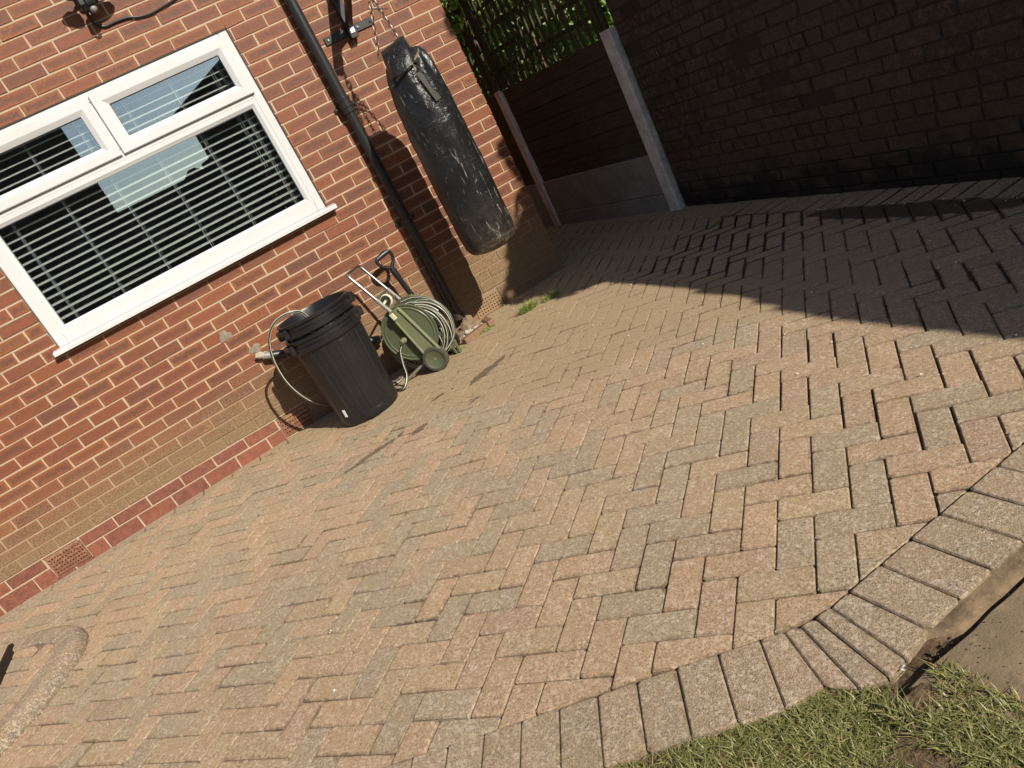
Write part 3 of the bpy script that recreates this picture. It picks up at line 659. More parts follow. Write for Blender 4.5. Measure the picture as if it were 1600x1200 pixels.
# glazing bead of the lower pane
def frame(mb, x0, x1, z0, z1, wd, y0, y1, bev):
    mb.box(x0, x0 + wd, y0, y1, z0, z1, bev); mb.box(x1 - wd, x1, y0, y1, z0, z1, bev); mb.box(x0 + wd - 0.001, x1 - wd + 0.001, y0 + 0.0005, y1, z0, z0 + wd, bev); mb.box(x0 + wd - 0.001, x1 - wd + 0.001, y0 + 0.0005, y1, z1 - wd, z1, bev)
def mitred(mb, x0, x1, z0, z1, wd, y0, y1, sl=0.012):
    """sash with sloped inner faces and mitred corners"""
    O = [(x0, z0), (x1, z0), (x1, z1), (x0, z1)]; s1 = 0.004
    def ring(i, y): return [(x0 + i, y, z0 + i), (x1 - i, y, z0 + i), (x1 - i, y, z1 - i), (x0 + i, y, z1 - i)]
    rs = [ring(0, y1), ring(0, y0 + s1), ring(s1, y0), ring(wd * 0.62, y0), ring(wd * 0.70, y0 + 0.003), ring(wd, y0 + sl), ring(wd, y1)]
    V = [v for r in rs for v in r]; F = []
    for a in range(len(rs) - 1):
        for i in range(4): F.append([a * 4 + i, a * 4 + (i + 1) % 4, a * 4 + 4 + (i + 1) % 4, a * 4 + 4 + i])
    mb.add(V, F)
mb = MB(); mitred(mb, fx0 + 0.045, fx1 - 0.045, fz0 + 0.055, 1.932, 0.048, 0.004, 0.06, 0.012); mb.build('glazing_bead', M['upvc'], house)
PANES = [(1.105, 1.955, 1.955, 2.296, True), (0.262, 1.125, 1.955, 2.296, True)]
for (a, b, c, d, _) in PANES:
    x0, x1 = (1.122, 1.960) if a > 1 else (0.255, 1.108); mb = MB(); mitred(mb, x0, x1, 1.953, 2.300, 0.078, -0.016, 0.055, 0.016)
    s_ = mb.build('sash', M['upvc'], house); mb = MB(); mitred(mb, x0 + 0.0765, x1 - 0.0765, 1.953 + 0.0765, 2.300 - 0.0765, 0.004, 0.002, 0.02, 0.002); mb.build('gasket', M['gasket_shade'], s_)
    mb = MB(); mb.box(x0 + 0.07, x1 - 0.07, 0.012, 0.016, 2.025, 2.228); mb.build('pane', M['glass'], s_)
mb = MB(); mb.box(fx0 + 0.07, fx1 - 0.07, 0.026, 0.030, 1.245, 1.905); mb.build('pane', M['glass'], house)
mb = MB(); # sill with drip edge
prof = [(-0.060, 1.140), (-0.060, 1.159), (-0.056, 1.164), (0.02, 1.176), (0.02, 1.150), (-0.040, 1.146), (-0.046, 1.140)]
mb.prism([(0.180, y, z) for y, z in prof], (1.872, 0, 0)); mb.build('sill', M['upvc'], house)
mb = MB(); mb.box(fx0 - 0.006, fx1 + 0.006, -0.002, 0.03, fz1, fz1 + 0.007); mb.box(fx1 + 0.0005, fx1 + 0.006, -0.002, 0.03, fz0, fz1 - 0.0005); mb.build('reveal_shadow_strip', M['gasket_shade'], house)  # black strips stand in for the shadow gap at the reveal
# venetian blind
def slat(mb, zc, x0, x1, yc=0.105, wd=0.048, tilt=math.radians(13)):
    rows = []; n = 6
    for k_ in range(n + 1):
        t = k_ / n - 0.5; yy = t * wd; zz = 0.0035 * (1 - (2 * t) ** 2); rows.append((yc + yy * math.cos(tilt) - zz * math.sin(tilt), zc + yy * math.sin(tilt) + zz * math.cos(tilt)))
    th = 0.0034; V = []; pr = [(y, z) for y, z in rows] + [(y, z - th) for y, z in rows[::-1]]; m_ = len(pr)
    V = [(x0, y, z) for y, z in pr] + [(x1, y, z) for y, z in pr]; F = [list(range(m_))[::-1], list(range(m_, 2 * m_))] + [[i, (i + 1) % m_, m_ + (i + 1) % m_, m_ + i] for i in range(m_)]; mb.add(V, F)
mb = MB(); z = 1.225
while z < 2.26: slat(mb, z + random.gauss(0, 0.0006), 0.265, 1.955); z += 0.0445
mb.box(0.262, 1.958, 0.078, 0.130, 2.262, 2.300)
bl = mb.build('venetian_blind', M['slat'], house)
mb = MB()
for cx in (0.385, 0.680, 0.975, 1.265, 1.556, 1.855):
    for yy in (0.0805, 0.1295): mb.tube([(cx, yy, 1.21), (cx, yy, 2.27)], 0.0017, 5)
    mb.tube([(cx + 0.012, 0.0800, 1.21), (cx + 0.012, 0.0800, 2.27)], 0.0008, 5)
for cx in (1.80, 1.815): mb.tube([(cx, 0.073, 1.55), (cx, 0.073, 2.27)], 0.0012, 5)
mb.build('ladder_cord', M['white'], bl)
# a few dim shapes inside the room
mb = MB(); mb.box(0.55, 1.5, 1.2, 1.9, 0.3, 1.34, 0.05); mb.box(1.85, 2.3, 0.7, 1.3, 0.3, 1.75, 0.02); mb.build('room_furniture', M['rendern'], house)

# ------------------------------------------------------------------ downpipe, gully
dp = thing('drainpipe', 'tall black plastic drainpipe fixed to the brick wall between window and punch bag', 'drainpipe', (2.412, -0.05, 0.1))
mb = MB(); xc = 2.420; mb.tube([(xc, -0.052, 1.66), (xc, -0.052, 4.9)], 0.034, 20); mb.tube([(xc, -0.052, 0.10), (xc, -0.052, 0.30), (xc, -0.052, 0.9), (xc, -0.052, 1.64)], [0.034, 0.034, 0.034, 0.034], 20)
mb.build('pipe', M['pipe'], dp, smooth=True)
for zc, rr in ((1.66, 0.041), (3.5, 0.041)):
    mb = MB(); mb.lathe((xc, -0.052, zc), [(0.034, -0.05), (rr, -0.05), (rr, 0.03), (rr + 0.003, 0.032), (rr + 0.003, 0.045), (0.034, 0.05)], n=24); mb.build('collar', M['pipe'], dp, smooth=True)
for zc in (1.655, 0.86, 2.9):
    mb = MB(); mb.lathe((xc, -0.052, zc), [(0.036, -0.012), (0.046, -0.012), (0.046, 0.012), (0.036, 0.012)], n=24); mb.box(xc - 0.075, xc - 0.043, -0.016, 0.0, zc - 0.012, zc + 0.012, 0.002); mb.box(xc + 0.043, xc + 0.07, -0.016, 0.0, zc - 0.012, zc + 0.012, 0.002); mb.lathe((xc - 0.060, -0.018, zc), [(0.0, -0.004), (0.006, -0.003), (0.006, 0.003)], axis=(0, 1, 0), n=10); mb.build('bracket', M['pipe'], dp, smooth=True)
gul = thing('drain_gully', 'broken brick and mortar gully full of white rubble below the drainpipe', 'drain', (2.42, -0.18, 0.0))
def rock(mb, c, r, seed, sq=(1, 1, 1)):
    rr = random.Random(seed); n, m_ = 10, 6; V = []; F = []
    for i in range(m_ + 1):
        for k_ in range(n):
            th = math.pi * i / m_; ph = 2 * math.pi * k_ / n; q = r * (1 + rr.uniform(-.22, .22)); V.append((c[0] + sq[0] * q * math.sin(th) * math.cos(ph), c[1] + sq[1] * q * math.sin(th) * math.sin(ph), c[2] + sq[2] * q * math.cos(th)))
    for i in range(m_):
        for k_ in range(n): F.append([i * n + k_, i * n + (k_ + 1) % n, (i + 1) * n + (k_ + 1) % n, (i + 1) * n + k_])
    mb.add(V, F)
mb = MB(); rock(mb, (2.47, -0.045, 0.045), 0.058, 1, (0.8, 0.8, 1.25)); rock(mb, (2.44, -0.07, 0.02), 0.05, 2); rock(mb, (2.36, -0.10, 0.0), 0.04, 9); mb.build('mortar_lump', M['slab'], gul, smooth=False)
for (cx, cy, an, ln) in ((2.40, -0.31, 0.35, 0.22), (2.545, -0.23, 1.5, 0.15), (2.27, -0.20, 1.2, 0.10)):
    mb = MB(); mb.obox((cx, cy, gz(cx, cy) + 0.010), (math.cos(an), math.sin(an), 0), (-math.sin(an), math.cos(an), 0), (0.0, 0.05, 1), (ln / 2, 0.026, 0.028), 0.006, (0.8, 0.3, 0.3, 0)); mb.build('edging_brick', M['plinth'], gul, attr=True)
mb = MB()
for i in range(26): rock(mb, (2.44 + random.gauss(0, .055), -0.19 + random.gauss(0, .045), 0.008 + random.random() * 0.012), random.uniform(0.006, 0.018), i + 20)
tag(mb.build('rubble', M['rubble'], gul), kind='stuff')
# waste pipe behind the bin
wp = thing('waste_pipe', 'grey waste pipe with mortar crusted elbow leaving the brick wall behind the bin', 'pipe', (1.15, 0, 0.56))
mb = MB(); rock(mb, (1.150, -0.030, 0.565), 0.026, 31, (1.25, 0.9, 0.85)); rock(mb, (1.180, -0.04, 0.550), 0.021, 33, (1.2, 1, 1)); mb.build('elbow', M['rubble'], wp, smooth=True)
mb = MB(); mb.tube([(1.17, -0.045, 0.550), (1.24, -0.05, 0.520)], 0.024, 16); mb.build('socket', M['greypipe'], wp, smooth=True)
mb = MB(); mb.tube([(1.22, -0.05, 0.528), (1.26, -0.05, 0.512), (1.86, -0.05, 0.265)], 0.0265, 16); mb.build('pipe', M['blackplastic'], wp, smooth=True)
mb = MB(); rock(mb, (1.85, -0.05, 0.268), 0.027, 34); mb.build('end_cap', M['rubble'], wp, smooth=True)

# ------------------------------------------------------------------ dark boundary wall
dw = thing('boundary_wall', 'tall soot blackened old brick wall standing in deep shade', 'wall', (4.3, -4.0, 0))
WX = 4.245
def wtop(y): return float(np.interp(y, [-9.5, -6.8, -6.0, -5.3, -4.85, -0.36], [2.27, 2.27, 2.26, 2.10, 2.03, 1.98]))
bb = BW(); n = 0; z = -0.03
while z < 2.45:
    h = 0.076 + random.gauss(0, 0.0012); yy = -9.2 + (0.115 if n % 2 else 0) + random.uniform(-.01, .01)
    while yy < -0.36:
        L = 0.222 + random.gauss(0, 0.004)
        if n % 6 == 5: L = 0.108 + random.gauss(0, 0.003)
        y1 = min(yy + L, -0.345)
        if z + h < wtop(yy) + 0.05 and random.random() > 0.006:
            t_ = random.random() ** 1.0; t_ = min(t_, 0.88) if (yy > -2.6 or random.random() < .7) else t_ + 0.1
            bb.brick((WX, 0, 0), (0, 1, 0), (0, 0, 1), (-1, 0, 0), yy + 0.002, y1 - 0.008, z + 0.004, z + h - 0.005, d=0.003 + max(-0.003, random.gauss(0, 0.0018)) + (random.random() < 0.04) * -0.007, bev=0.003, c=(t_, random.random(), 0), jit=0.0016, back=0.012)
        yy = yy + L + 0.002
    z += h; n += 1
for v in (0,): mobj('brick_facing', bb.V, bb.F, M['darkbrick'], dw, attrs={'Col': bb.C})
mb = MB(); ysm = [-9.3, -6.8, -6.0, -5.3, -4.85, -0.345]; pr = [(WX + 0.003, y, -0.1) for y in (ysm[0], ysm[-1])]; pr = [(WX + 0.003, ysm[0], -0.1)] + [(WX + 0.003, y, wtop(y) + 0.02) for y in ysm] + [(WX + 0.003, ysm[-1], -0.1)]
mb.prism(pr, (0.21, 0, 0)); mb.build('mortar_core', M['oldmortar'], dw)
# strip of broken paving / mortar at its foot
# ------------------------------------------------------------------ fence with concrete posts
def fx(y): return 4.228 - 0.082 * (y + 0.2)     # plane of the fence, running back along the passage
fdir = Vector((-0.082, 1, 0)).normalized(); fn = Vector((-1, -0.082, 0)).normalized()
fence = thing('panel_fence', 'dark timber board fence on concrete gravel boards between pale concrete posts', 'fence', (4.2, 0.6, 0))
def fbox(mb, y0, y1, z0, z1, d0, d1, bev=0.003, col=None):
    yc = (y0 + y1) / 2; c = Vector((fx(yc), yc, (z0 + z1) / 2)) + fn * ((d0 + d1) / 2); mb.obox(c, fdir, fn, (0, 0, 1), ((y1 - y0) / 2 * 1.003, (d1 - d0) / 2, (z1 - z0) / 2), bev, col)
def fpost(y0, y1, zt):
    mb = MB(); yc = (y0 + y1) / 2; hw = (y1 - y0) / 2; z0 = -0.1
    pr = []
    for (a, d) in ((-hw, -0.05), (-hw, 0.032), (-hw + 0.012, 0.045), (hw - 0.012, 0.045), (hw, 0.032), (hw, -0.05)):
        p = Vector((fx(yc), yc, 0)) + fdir * a + fn * d; pr.append(p)
    n = len(pr); V = [(p.x, p.y, z0) for p in pr] + [(p.x, p.y, zt - (0.012 if i in (0, 5) else 0.0)) for i, p in enumerate(pr)]
    mb.add(V, [list(range(n))[::-1], list(range(n, 2 * n))] + [[i, (i + 1) % n, n + (i + 1) % n, n + i] for i in range(n)]); mb.build('post', M['post'], fence)
fpost(-0.330, -0.215, 1.345); fpost(1.375, 1.485, 1.325); fpost(3.1, 3.2, 1.33)
for (a, b) in ((-0.235, 1.385), (1.475, 3.11)):
    mb = MB(); fbox(mb, a, b, 0.150, 0.452, 0.004, 0.03, 0.004); mb.build('gravel_board', M['gravelboard'], fence)
    mb = MB(); fbox(mb, a, b, -0.1, 0.145, 0.006, 0.034, 0.004); mb.build('gravel_board', M['gravelboard'], fence)
    hs = [0.446, 0.575, 0.70, 0.825, 0.945, 1.065, 1.19, 1.312]
    for i in range(7):
        mb = MB(); fbox(mb, a, b, hs[i], hs[i + 1] - 0.003, -0.002, 0.012 + random.uniform(-.002, .003), 0.003, (random.random(), 0, 0, 1)); mb.build('board', M['timber'], fence, attr=True)
for (a, b) in ((-0.235, 1.385), (1.475, 3.11)):
    mb = MB(); fbox(mb, a, b, 0.44, 1.300, -0.020, -0.003, 0.001, (1, 0, 0, 1)); mb.build('light_block_board', M['timber'], fence, attr=True)  # boards added behind the gaps to keep light from showing through
tre = thing('trellis', 'tall green brown trellis of thin battens above the board fence', 'trellis', (4.1, 0.6, 1.32))
for (a, b) in ((-0.30, 1.36), (1.45, 3.1)):
    for yy in (a, a + 0.055, b - 0.07, b - 0.02):
        mb = MB(); fbox(mb, yy, yy + 0.036, 1.315, 2.55, 0.0, 0.035, 0.003, (random.random() * .5 + .5, 0, 0, 1)); mb.build('frame_post', M['batten'], tre, attr=True)
    yy = a + 0.13
    while yy < b - 0.12:
        mb = MB(); fbox(mb, yy, yy + 0.034, 1.310, 2.55, -0.012, 0.006, 0.002, (random.random(), 0, 0, 1)); mb.build('batten', M['batten'], tre, attr=True); yy += 0.100 + random.gauss(0, .006)
    for zz in (1.45, 1.60, 1.78, 1.95, 2.12, 2.3, 2.46):
        mb = MB(); fbox(mb, a, b, zz, zz + 0.034, -0.034, -0.013, 0.002, (random.random(), 0, 0, 1)); mb.build('rail', M['batten'], tre, attr=True)

# ------------------------------------------------------------------ foliage
def leaves(n, fn_, size=(0.03, 0.06), dirn=None):
    V = []; F = []; C = []
    for _ in range(n):
        c = Vector(fn_()); s_ = random.uniform(*size); nrm = Vector((random.gauss(0, 1), random.gauss(-0.2, 1), random.gauss(0.5, 1))).normalized(); u = nrm.orthogonal().normalized(); an = random.uniform(0, 6.28); u = (u * math.cos(an) + nrm.cross(u) * math.sin(an)); v = nrm.cross(u); fold = nrm * (s_ * 0.18)
        b = len(V); V += [c - u * s_, c - u * s_ * 0.35 + v * s_ * 0.52 + fold, c + u * s_ * 0.45 + v * s_ * 0.42 + fold, c + u * s_ * 1.1, c + u * s_ * 0.45 - v * s_ * 0.42 + fold, c - u * s_ * 0.35 - v * s_ * 0.52 + fold]
        F += [[b, b + 1, b + 2, b + 3], [b, b + 3, b + 4, b + 5]]; t = random.random(); C += [(t, t, t, 1)] * 6
    return V, F, C
def shrub(name, label, cat, loc, n, fn_, size, stems, mat='leaf'):
    t = thing(name, label, cat, loc); V, F, C = leaves(n, fn_, size); mobj('leaves', V, F, M[mat], t, attrs={'Col': C})
    mb = MB()
    for (P, r0, r1) in stems:
        S = spline(P, 5); mb.tube(S, [r0 + (r1 - r0) * i / (len(S) - 1) for i in range(len(S))], 7)
    mb.build('stem', M['bark'], t, smooth=True); return t
clumps = [(random.uniform(4.40, 5.2), random.uniform(-0.5, 3.6), random.uniform(0.9, 2.7), random.uniform(0.14, 0.34)) for _ in range(75)] + [(random.uniform(4.45, 4.9), random.uniform(-0.5, 2.0), random.uniform(2.3, 3.1), random.uniform(0.15, 0.3)) for _ in range(2)]  # second list: high clumps added out of view to shade the battens
def fA():
    c = random.choice(clumps); d = Vector((random.gauss(0, 1), random.gauss(0, 1), random.gauss(0, 1))).normalized() * (c[3] * random.random() ** 0.4); x = max(c[0] + d.x, fx(c[1] + d.y) + 0.09); return (x, c[1] + d.y, c[2] + d.z)
sts = []
for i in range(16):
    y0 = random.uniform(-0.3, 3.3); x0 = random.uniform(4.35, 4.6); P = [(x0, y0, -0.3)]
    for k_ in range(4): P.append((max(P[-1][0] + random.gauss(0, .12), 4.33), P[-1][1] + random.gauss(0, .2), P[-1][2] + random.uniform(.5, .9)))
    sts.append((P, 0.014, 0.005))
shrub('climbing_shrub', 'sunlit green leafy shrub growing behind the trellis', 'shrub', (4.7, 1.5, -0.3), 8500, fA, (0.025, 0.055), sts)
chh = [(random.uniform(5.5, 6.3), random.uniform(-0.4, 6.5), random.uniform(0.2, 3.3), random.uniform(0.2, 0.42)) for _ in range(150)]
def fH():
    c = random.choice(chh); d = Vector((random.gauss(0, 1), random.gauss(0, 1), random.gauss(0, 1))).normalized() * (c[3] * random.random() ** 0.35); return (c[0] + d.x, c[1] + d.y, c[2] + d.z)
shrub('garden_hedge', 'tall dense green hedge far behind the trellis', 'hedge', (5.9, 2.5, -0.5), 16000, fH, (0.04, 0.085), [([(5.9, y_, -0.55), (5.95, y_ + .1, 1.0), (5.85, y_ + .2, 2.6)], 0.03, 0.01) for y_ in (0.2, 1.1, 2.0, 3.1, 4.2, 5.3)])
cl2 = [(random.uniform(3.60, 4.05), random.uniform(0.9, 3.0), random.uniform(1.75, 2.6), random.uniform(0.12, 0.25)) for _ in range(22)]
def fB():
    c = random.choice(cl2); d = Vector((random.gauss(0, 1), random.gauss(0, 1), random.gauss(0, 1))).normalized() * (c[3] * random.random() ** 0.4); return (c[0] + d.x, c[1] + d.y, c[2] + d.z)
shrub('hanging_climber', 'dark green leaves spilling over the trellis beside the house corner', 'climber', (4.1, 1.8, 1.4), 2600, fB, (0.025, 0.05), [([(4.2, 1.5, 1.3), (4.12, 1.6, 1.9), (3.9, 1.7, 2.4), (3.7, 1.9, 2.3)], 0.012, 0.004), ([(4.3, 2.6, 1.0), (4.15, 2.4, 1.9), (3.95, 2.2, 2.5)], 0.012, 0.004)])
cl3 = [(random.uniform(4.30, 4.60), random.uniform(-4.05, -2.2), random.uniform(2.0, 2.78), random.uniform(0.08, 0.17)) for _ in range(74)] + [(random.uniform(4.35, 4.7), random.uniform(-3.1, -2.2), random.uniform(2.85, 3.85), random.uniform(0.04, 0.08)) for _ in range(9)]
def fC():
    c = random.choice(cl3); d = Vector((random.gauss(0, 1), random.gauss(0, 1), random.gauss(0, 1))).normalized() * (c[3] * random.random() ** 0.4); return (c[0] + d.x, c[1] + d.y, c[2] + d.z)
shrub('overhanging_bush', 'leafy bush rising above the dark brick wall', 'bush', (4.6, -2.9, -0.3), 9500, fC, (0.025, 0.05), [([(4.65, -2.9, -0.3), (4.6, -2.95, 1.2), (4.5, -3.0, 2.0), (4.45, -2.9, 2.4)], 0.02, 0.005), ([(4.65, -2.9, 1.2), (4.6, -2.7, 2.2), (4.5, -2.6, 3.2)], 0.012, 0.004)])

# ------------------------------------------------------------------ punch bag, chain, bracket, light
BX, BY = 2.714, -0.55
bag = thing('punch_bag', 'worn long black leather punch bag hanging from chains by the brick wall', 'punch bag', (BX, BY, 0.49))
prof = [(0.0, .490), (.085, .493), (.128, .504), (.152, .522), (.166, .550), (.173, .60), (.177, .75), (.178, .95), (.177, 1.15), (.173, 1.32), (.166, 1.45), (.158, 1.54), (.149, 1.61), (.139, 1.655), (.124, 1.695), (.104, 1.722), (.085, 1.738), (0.05, 1.744), (0.0, 1.746)]
def interp_prof(prof, k=5):
    out = []
    for i in range(len(prof) - 1):
        for j in range(k): t = j / k; out.append((prof[i][0] + (prof[i + 1][0] - prof[i][0]) * t, prof[i][1] + (prof[i + 1][1] - prof[i][1]) * t))
    return out + [prof[-1]]
n = 96; V = []; pr = interp_prof(prof, 7)
from mathutils import noise as mn
for (r, z) in pr:
    for k_ in range(n):
        a = 2 * math.pi * k_ / n; ca_, sa_ = math.cos(a), math.sin(a)
        q = mn.noise(Vector((ca_ * 1.6, sa_ * 1.6, z * 4.0))) * 0.006 + mn.noise(Vector((ca_ * 4 + 5, sa_ * 4, z * 9))) * 0.0030
        up = sm(1.25, 1.66, z); q += up * (0.008 * math.sin(a * 9 + 2.5 * math.sin(z * 9)) + 0.006 * mn.noise(Vector((ca_ * 5, sa_ * 5, z * 5 + 9))))
        q -= 0.006 * sm(0.02, 0.0, abs(z - 1.30 - 0.05 * math.sin(a * 2))) * (0.5 + 0.5 * math.sin(a * 2 + 1)); q += 0.003 * sm(0.010, 0.0, abs(z - 0.556))
        rr = max(r + q * min(1, r / 0.1), 0); e1_ = rr * ca_ * 1.01; e2_ = rr * sa_ * 0.82; V.append((BX + 0.016 * sm(1.3, 1.68, z) + e1_ * 0.8 + e2_ * 0.6, BY - e1_ * 0.6 + e2_ * 0.8, z))
F = [[i * n + k_, i * n + (k_ + 1) % n, (i + 1) * n + (k_ + 1) % n, (i + 1) * n + k_] for i in range(len(pr) - 1) for k_ in range(n)]
mobj('bag_body', V, F, M['leather'], bag, smooth=True)
# folded top flap: a draped trapezoid block facing the camera
vd = Vector((BX - 1.144, BY + 5.07, 0)).normalized(); rt = Vector((vd.y, -vd.x, 0))
mb = MB()
def FP(a, z, d): p = Vector((BX, BY, 0)) + rt * a - vd * d; return (p.x, p.y, z)
ringz = [(1.640, .096, .150, -.08), (1.68, .092, .140, -.08), (1.72, .088, .112, -.08), (1.775, .084, .075, -.06), (1.800, .080, .035, -.03), (1.808, .066, .008, -.008)]
V = []; nr_ = 28
for (z, hw, d1, d0) in ringz:
    for k_ in range(nr_):
        a = 2 * math.pi * k_ / nr_; sx = math.copysign(abs(math.cos(a)) ** 0.55, math.cos(a)); sy = math.copysign(abs(math.sin(a)) ** 0.7, math.sin(a))
        aa = hw * sx - 0.010; dd = (d1 if sy > 0 else -d0) * sy; V.append(FP(aa, z + 0.006 * math.sin(aa * 40) + 0.012 * (aa / 0.1), dd))
F = [[i * nr_ + k_, i * nr_ + (k_ + 1) % nr_, (i + 1) * nr_ + (k_ + 1) % nr_, (i + 1) * nr_ + k_] for i in range(len(ringz) - 1) for k_ in range(nr_)] + [[(len(ringz) - 1) * nr_ + k_ for k_ in range(nr_)]]
mobj('top_flap', V, F, M['leather'], bag, smooth=True)
def surf(a, z, off=0.004):  # point on the bag at angle a from the camera-facing side
    r = float(np.interp(z, [p[1] for p in prof[3:-3]], [p[0] for p in prof[3:-3]])); d = -vd * math.cos(a) + rt * math.sin(a); e1_ = (d.x * 0.8 - d.y * 0.6) / 1.01; e2_ = (d.x * 0.6 + d.y * 0.8) / 0.82; r = r / math.sqrt(e1_ ** 2 + e2_ ** 2) + off; return Vector((BX, BY, z)) + d * r
def ribbon(P, nrm, wd, th=0.003):
    V = []; 
    for i, p in enumerate(P):
        t = (P[min(i + 1, len(P) - 1)] - P[max(i - 1, 0)]).normalized(); nn_ = nrm[i]; s_ = t.cross(nn_).normalized() * wd / 2; V += [p - s_, p + s_, p + s_ + nn_ * th, p - s_ + nn_ * th]
    F = [[i * 4 + k_, i * 4 + (k_ + 1) % 4, i * 4 + 4 + (k_ + 1) % 4, i * 4 + 4 + k_] for i in range(len(P) - 1) for k_ in range(4)] + [[0, 1, 2, 3], [len(V) - 4, len(V) - 3, len(V) - 2, len(V) - 1]]; return V, F
def strap(a0, z0, a1, z1, wd, mat, name='strap', off=0.006):
    P = []; N = []
    for i in range(13):
        t = i / 12; a = a0 + (a1 - a0) * t; z = z0 + (z1 - z0) * t; P.append(surf(a, z, off)); N.append((-vd * math.cos(a) + rt * math.sin(a)))
    V, F = ribbon(P, N, wd); mobj(name, V, F, M[mat], bag)
strap(-0.62, 1.615, 0.30, 1.650, 0.014, 'strap', off=0.014); strap(0.40, 1.66, 1.15, 1.715, 0.011, 'strap', off=0.012); strap(-1.35, 1.60, -0.80, 1.60, 0.010, 'strap'); strap(0.42, 1.60, 0.60, 1.42, 0.042, 'strapdark', 'patch', 0.0015)
mb = MB(); mb.tube([surf(0.25, 1.66, .03), surf(0.30, 1.64, .03), surf(0.22, 1.58, .022), surf(0.26, 1.555, .015)], 0.002, 6); mb.tube([surf(0.26, 1.655, .03), surf(0.42, 1.63, .02), surf(0.58, 1.585, .012)], 0.0022, 6); mb.build('wire_tie', M['chain'], bag, smooth=True)
# chains
def torus_link(mb, c, t, s_, L=0.017, W=0.0085, r=0.0024, tw=0):
    t = Vector(t).normalized(); s_ = Vector(s_).normalized(); P = []
    for k_ in range(14):
        a = 2 * math.pi * k_ / 14; ca_, sa_ = math.cos(a), math.sin(a); e = L - W; P.append(Vector(c) + t * (W * ca_ + math.copysign(e, ca_) * min(1, abs(ca_) * 3)) + s_ * (W * sa_))
    mb.tube(P, r, 6, closed=True)
TIP = Vector((BX - 0.005, BY, 2.235)); JT = Vector((BX, BY, 2.10))
for i, (a, z) in enumerate(((-0.085, 1.79), (0.055, 1.815), (-0.10, 1.77), (0.075, 1.76))):
    end = Vector((BX, BY, 0)) + rt * (a * 0.95 - 0.02) - vd * (0.03 if i < 2 else -0.06); end.z = z; mb = MB(); d = end - JT; L = d.length; nl = int(L / 0.026); sd_ = d.normalized().orthogonal().normalized(); sd2 = d.normalized().cross(sd_)
    for q in range(nl): torus_link(mb, JT + d * ((q + 0.5) / nl), d, sd_ if q % 2 else sd2)
    mb.build('chain', M['chain'], bag, smooth=True)
mb = MB()
for q, zc in enumerate((2.11, 2.145, 2.18)): torus_link(mb, (BX, BY, zc), (0, 0, 1), (1, 0, 0) if q % 2 else (0, 1, 0), 0.024, 0.013, 0.0034)
mb.tube(spline([(BX, BY, 2.185), (BX + 0.014, BY, 2.20), (BX + 0.01, BY, 2.225), (BX, BY, 2.24)], 4), 0.0035, 7); mb.build('hook', M['chain'], bag, smooth=True)
mb = MB(); mb.tube(spline([tuple(Vector((BX, BY, 2.02)) + rt * -0.045 - vd * 0.01), tuple(Vector((BX, BY, 2.00)) + rt * 0.0 - vd * 0.02), tuple(Vector((BX, BY, 1.975)) + rt * 0.055 - vd * 0.01)], 4), 0.0035, 7); mb.build('tie_bar', M['strapdark'], bag, smooth=True)
br = thing('bag_bracket', 'black steel wall bracket with bolted plate and strut above the punch bag', 'bracket', (2.68, 0, 2.04))
mb = MB(); mb.box(2.500, 2.850, -0.010, -0.001, 2.014, 2.064, 0.004); mb.build('base_plate', M['blackmetal'], br)
for xx in (2.525, 2.585, 2.735, 2.825):
    mb = MB(); mb.lathe((xx, -0.0105, 2.04), [(0.0085, 0.0), (0.0085, 0.004), (0.005, 0.006), (0.0, 0.006)], axis=(0, -1, 0), n=12); mb.build('bolt', M['steel'] if xx in (2.525, 2.735) else M['blackmetal'], br)
mb = MB(); mb.box(2.655, 2.705, -0.060, -0.010, 1.985, 2.36, 0.003); mb.build('upright', M['blackmetal'], br)
mb = MB(); mb.box(2.500, 2.850, -0.010, -0.001, 2.33, 2.38, 0.004); mb.build('base_plate', M['blackmetal'], br)
mb = MB(); mb.obox((2.697, -0.310, 2.263), (0.05, -1, 0), (1, 0.05, 0), (0, 0, 1), (0.268, 0.025, 0.025), 0.003); mb.build('arm', M['blackmetal'], br)
mb = MB(); dv = Vector((0.02, -0.36, 0.20)).normalized(); mb.obox((2.688, -0.205, 2.150), dv, (1, 0.05, 0), dv.cross(Vector((1, 0.05, 0))), (0.185, 0.018, 0.018), 0.003); mb.build('strut', M['blackmetal'], br)
mb = MB(); mb.box(2.666, 2.694, -0.0625, -0.0605, 2.015, 2.045); mb.build('sticker', M['white'], br)
mb = MB(); mb.lathe((BX - 0.004, BY, 2.225), [(0.012, -0.008), (0.016, -0.004), (0.016, 0.012), (0.0, 0.014)], n=14); mb.build('eye_bolt', M['steel'], br)
# security light
sl = thing('security_light', 'black twin head security light with motion sensor above the window', 'security light', (1.40, -0.02, 2.76))
mb = MB(); mb.box(1.345, 1.455, -0.045, -0.001, 2.70, 2.84, 0.012); mb.build('housing', M['blackplastic'], sl)
for (cx, cy, cz, dx) in ((1.335, -0.15, 2.775, -0.35), (1.505, -0.15, 2.76, 0.35)):
    ax_ = Vector((dx, -0.75, -0.55)).normalized(); mb = MB(); mb.lathe((cx, cy, cz), [(0.0, -0.035), (0.030, -0.032), (0.052, -0.010), (0.058, 0.012), (0.054, 0.018), (0.0, 0.019)], axis=ax_, n=26); hd = mb.build('lamp_head', M['blackplastic'], sl, smooth=True)
    mb = MB(); c = Vector((cx, cy, cz)) + ax_ * 0.0195; mb.lathe(c, [(0.046, 0.0), (0.040, 0.003), (0.0, 0.004)], axis=ax_, n=22); mb.build('lens', M['greypipe'], hd)
    mb = MB(); mb.tube([(1.40, -0.04, 2.79), (cx, cy + 0.03, cz)], 0.010, 8); mb.build('arm', M['blackplastic'], sl, smooth=True)
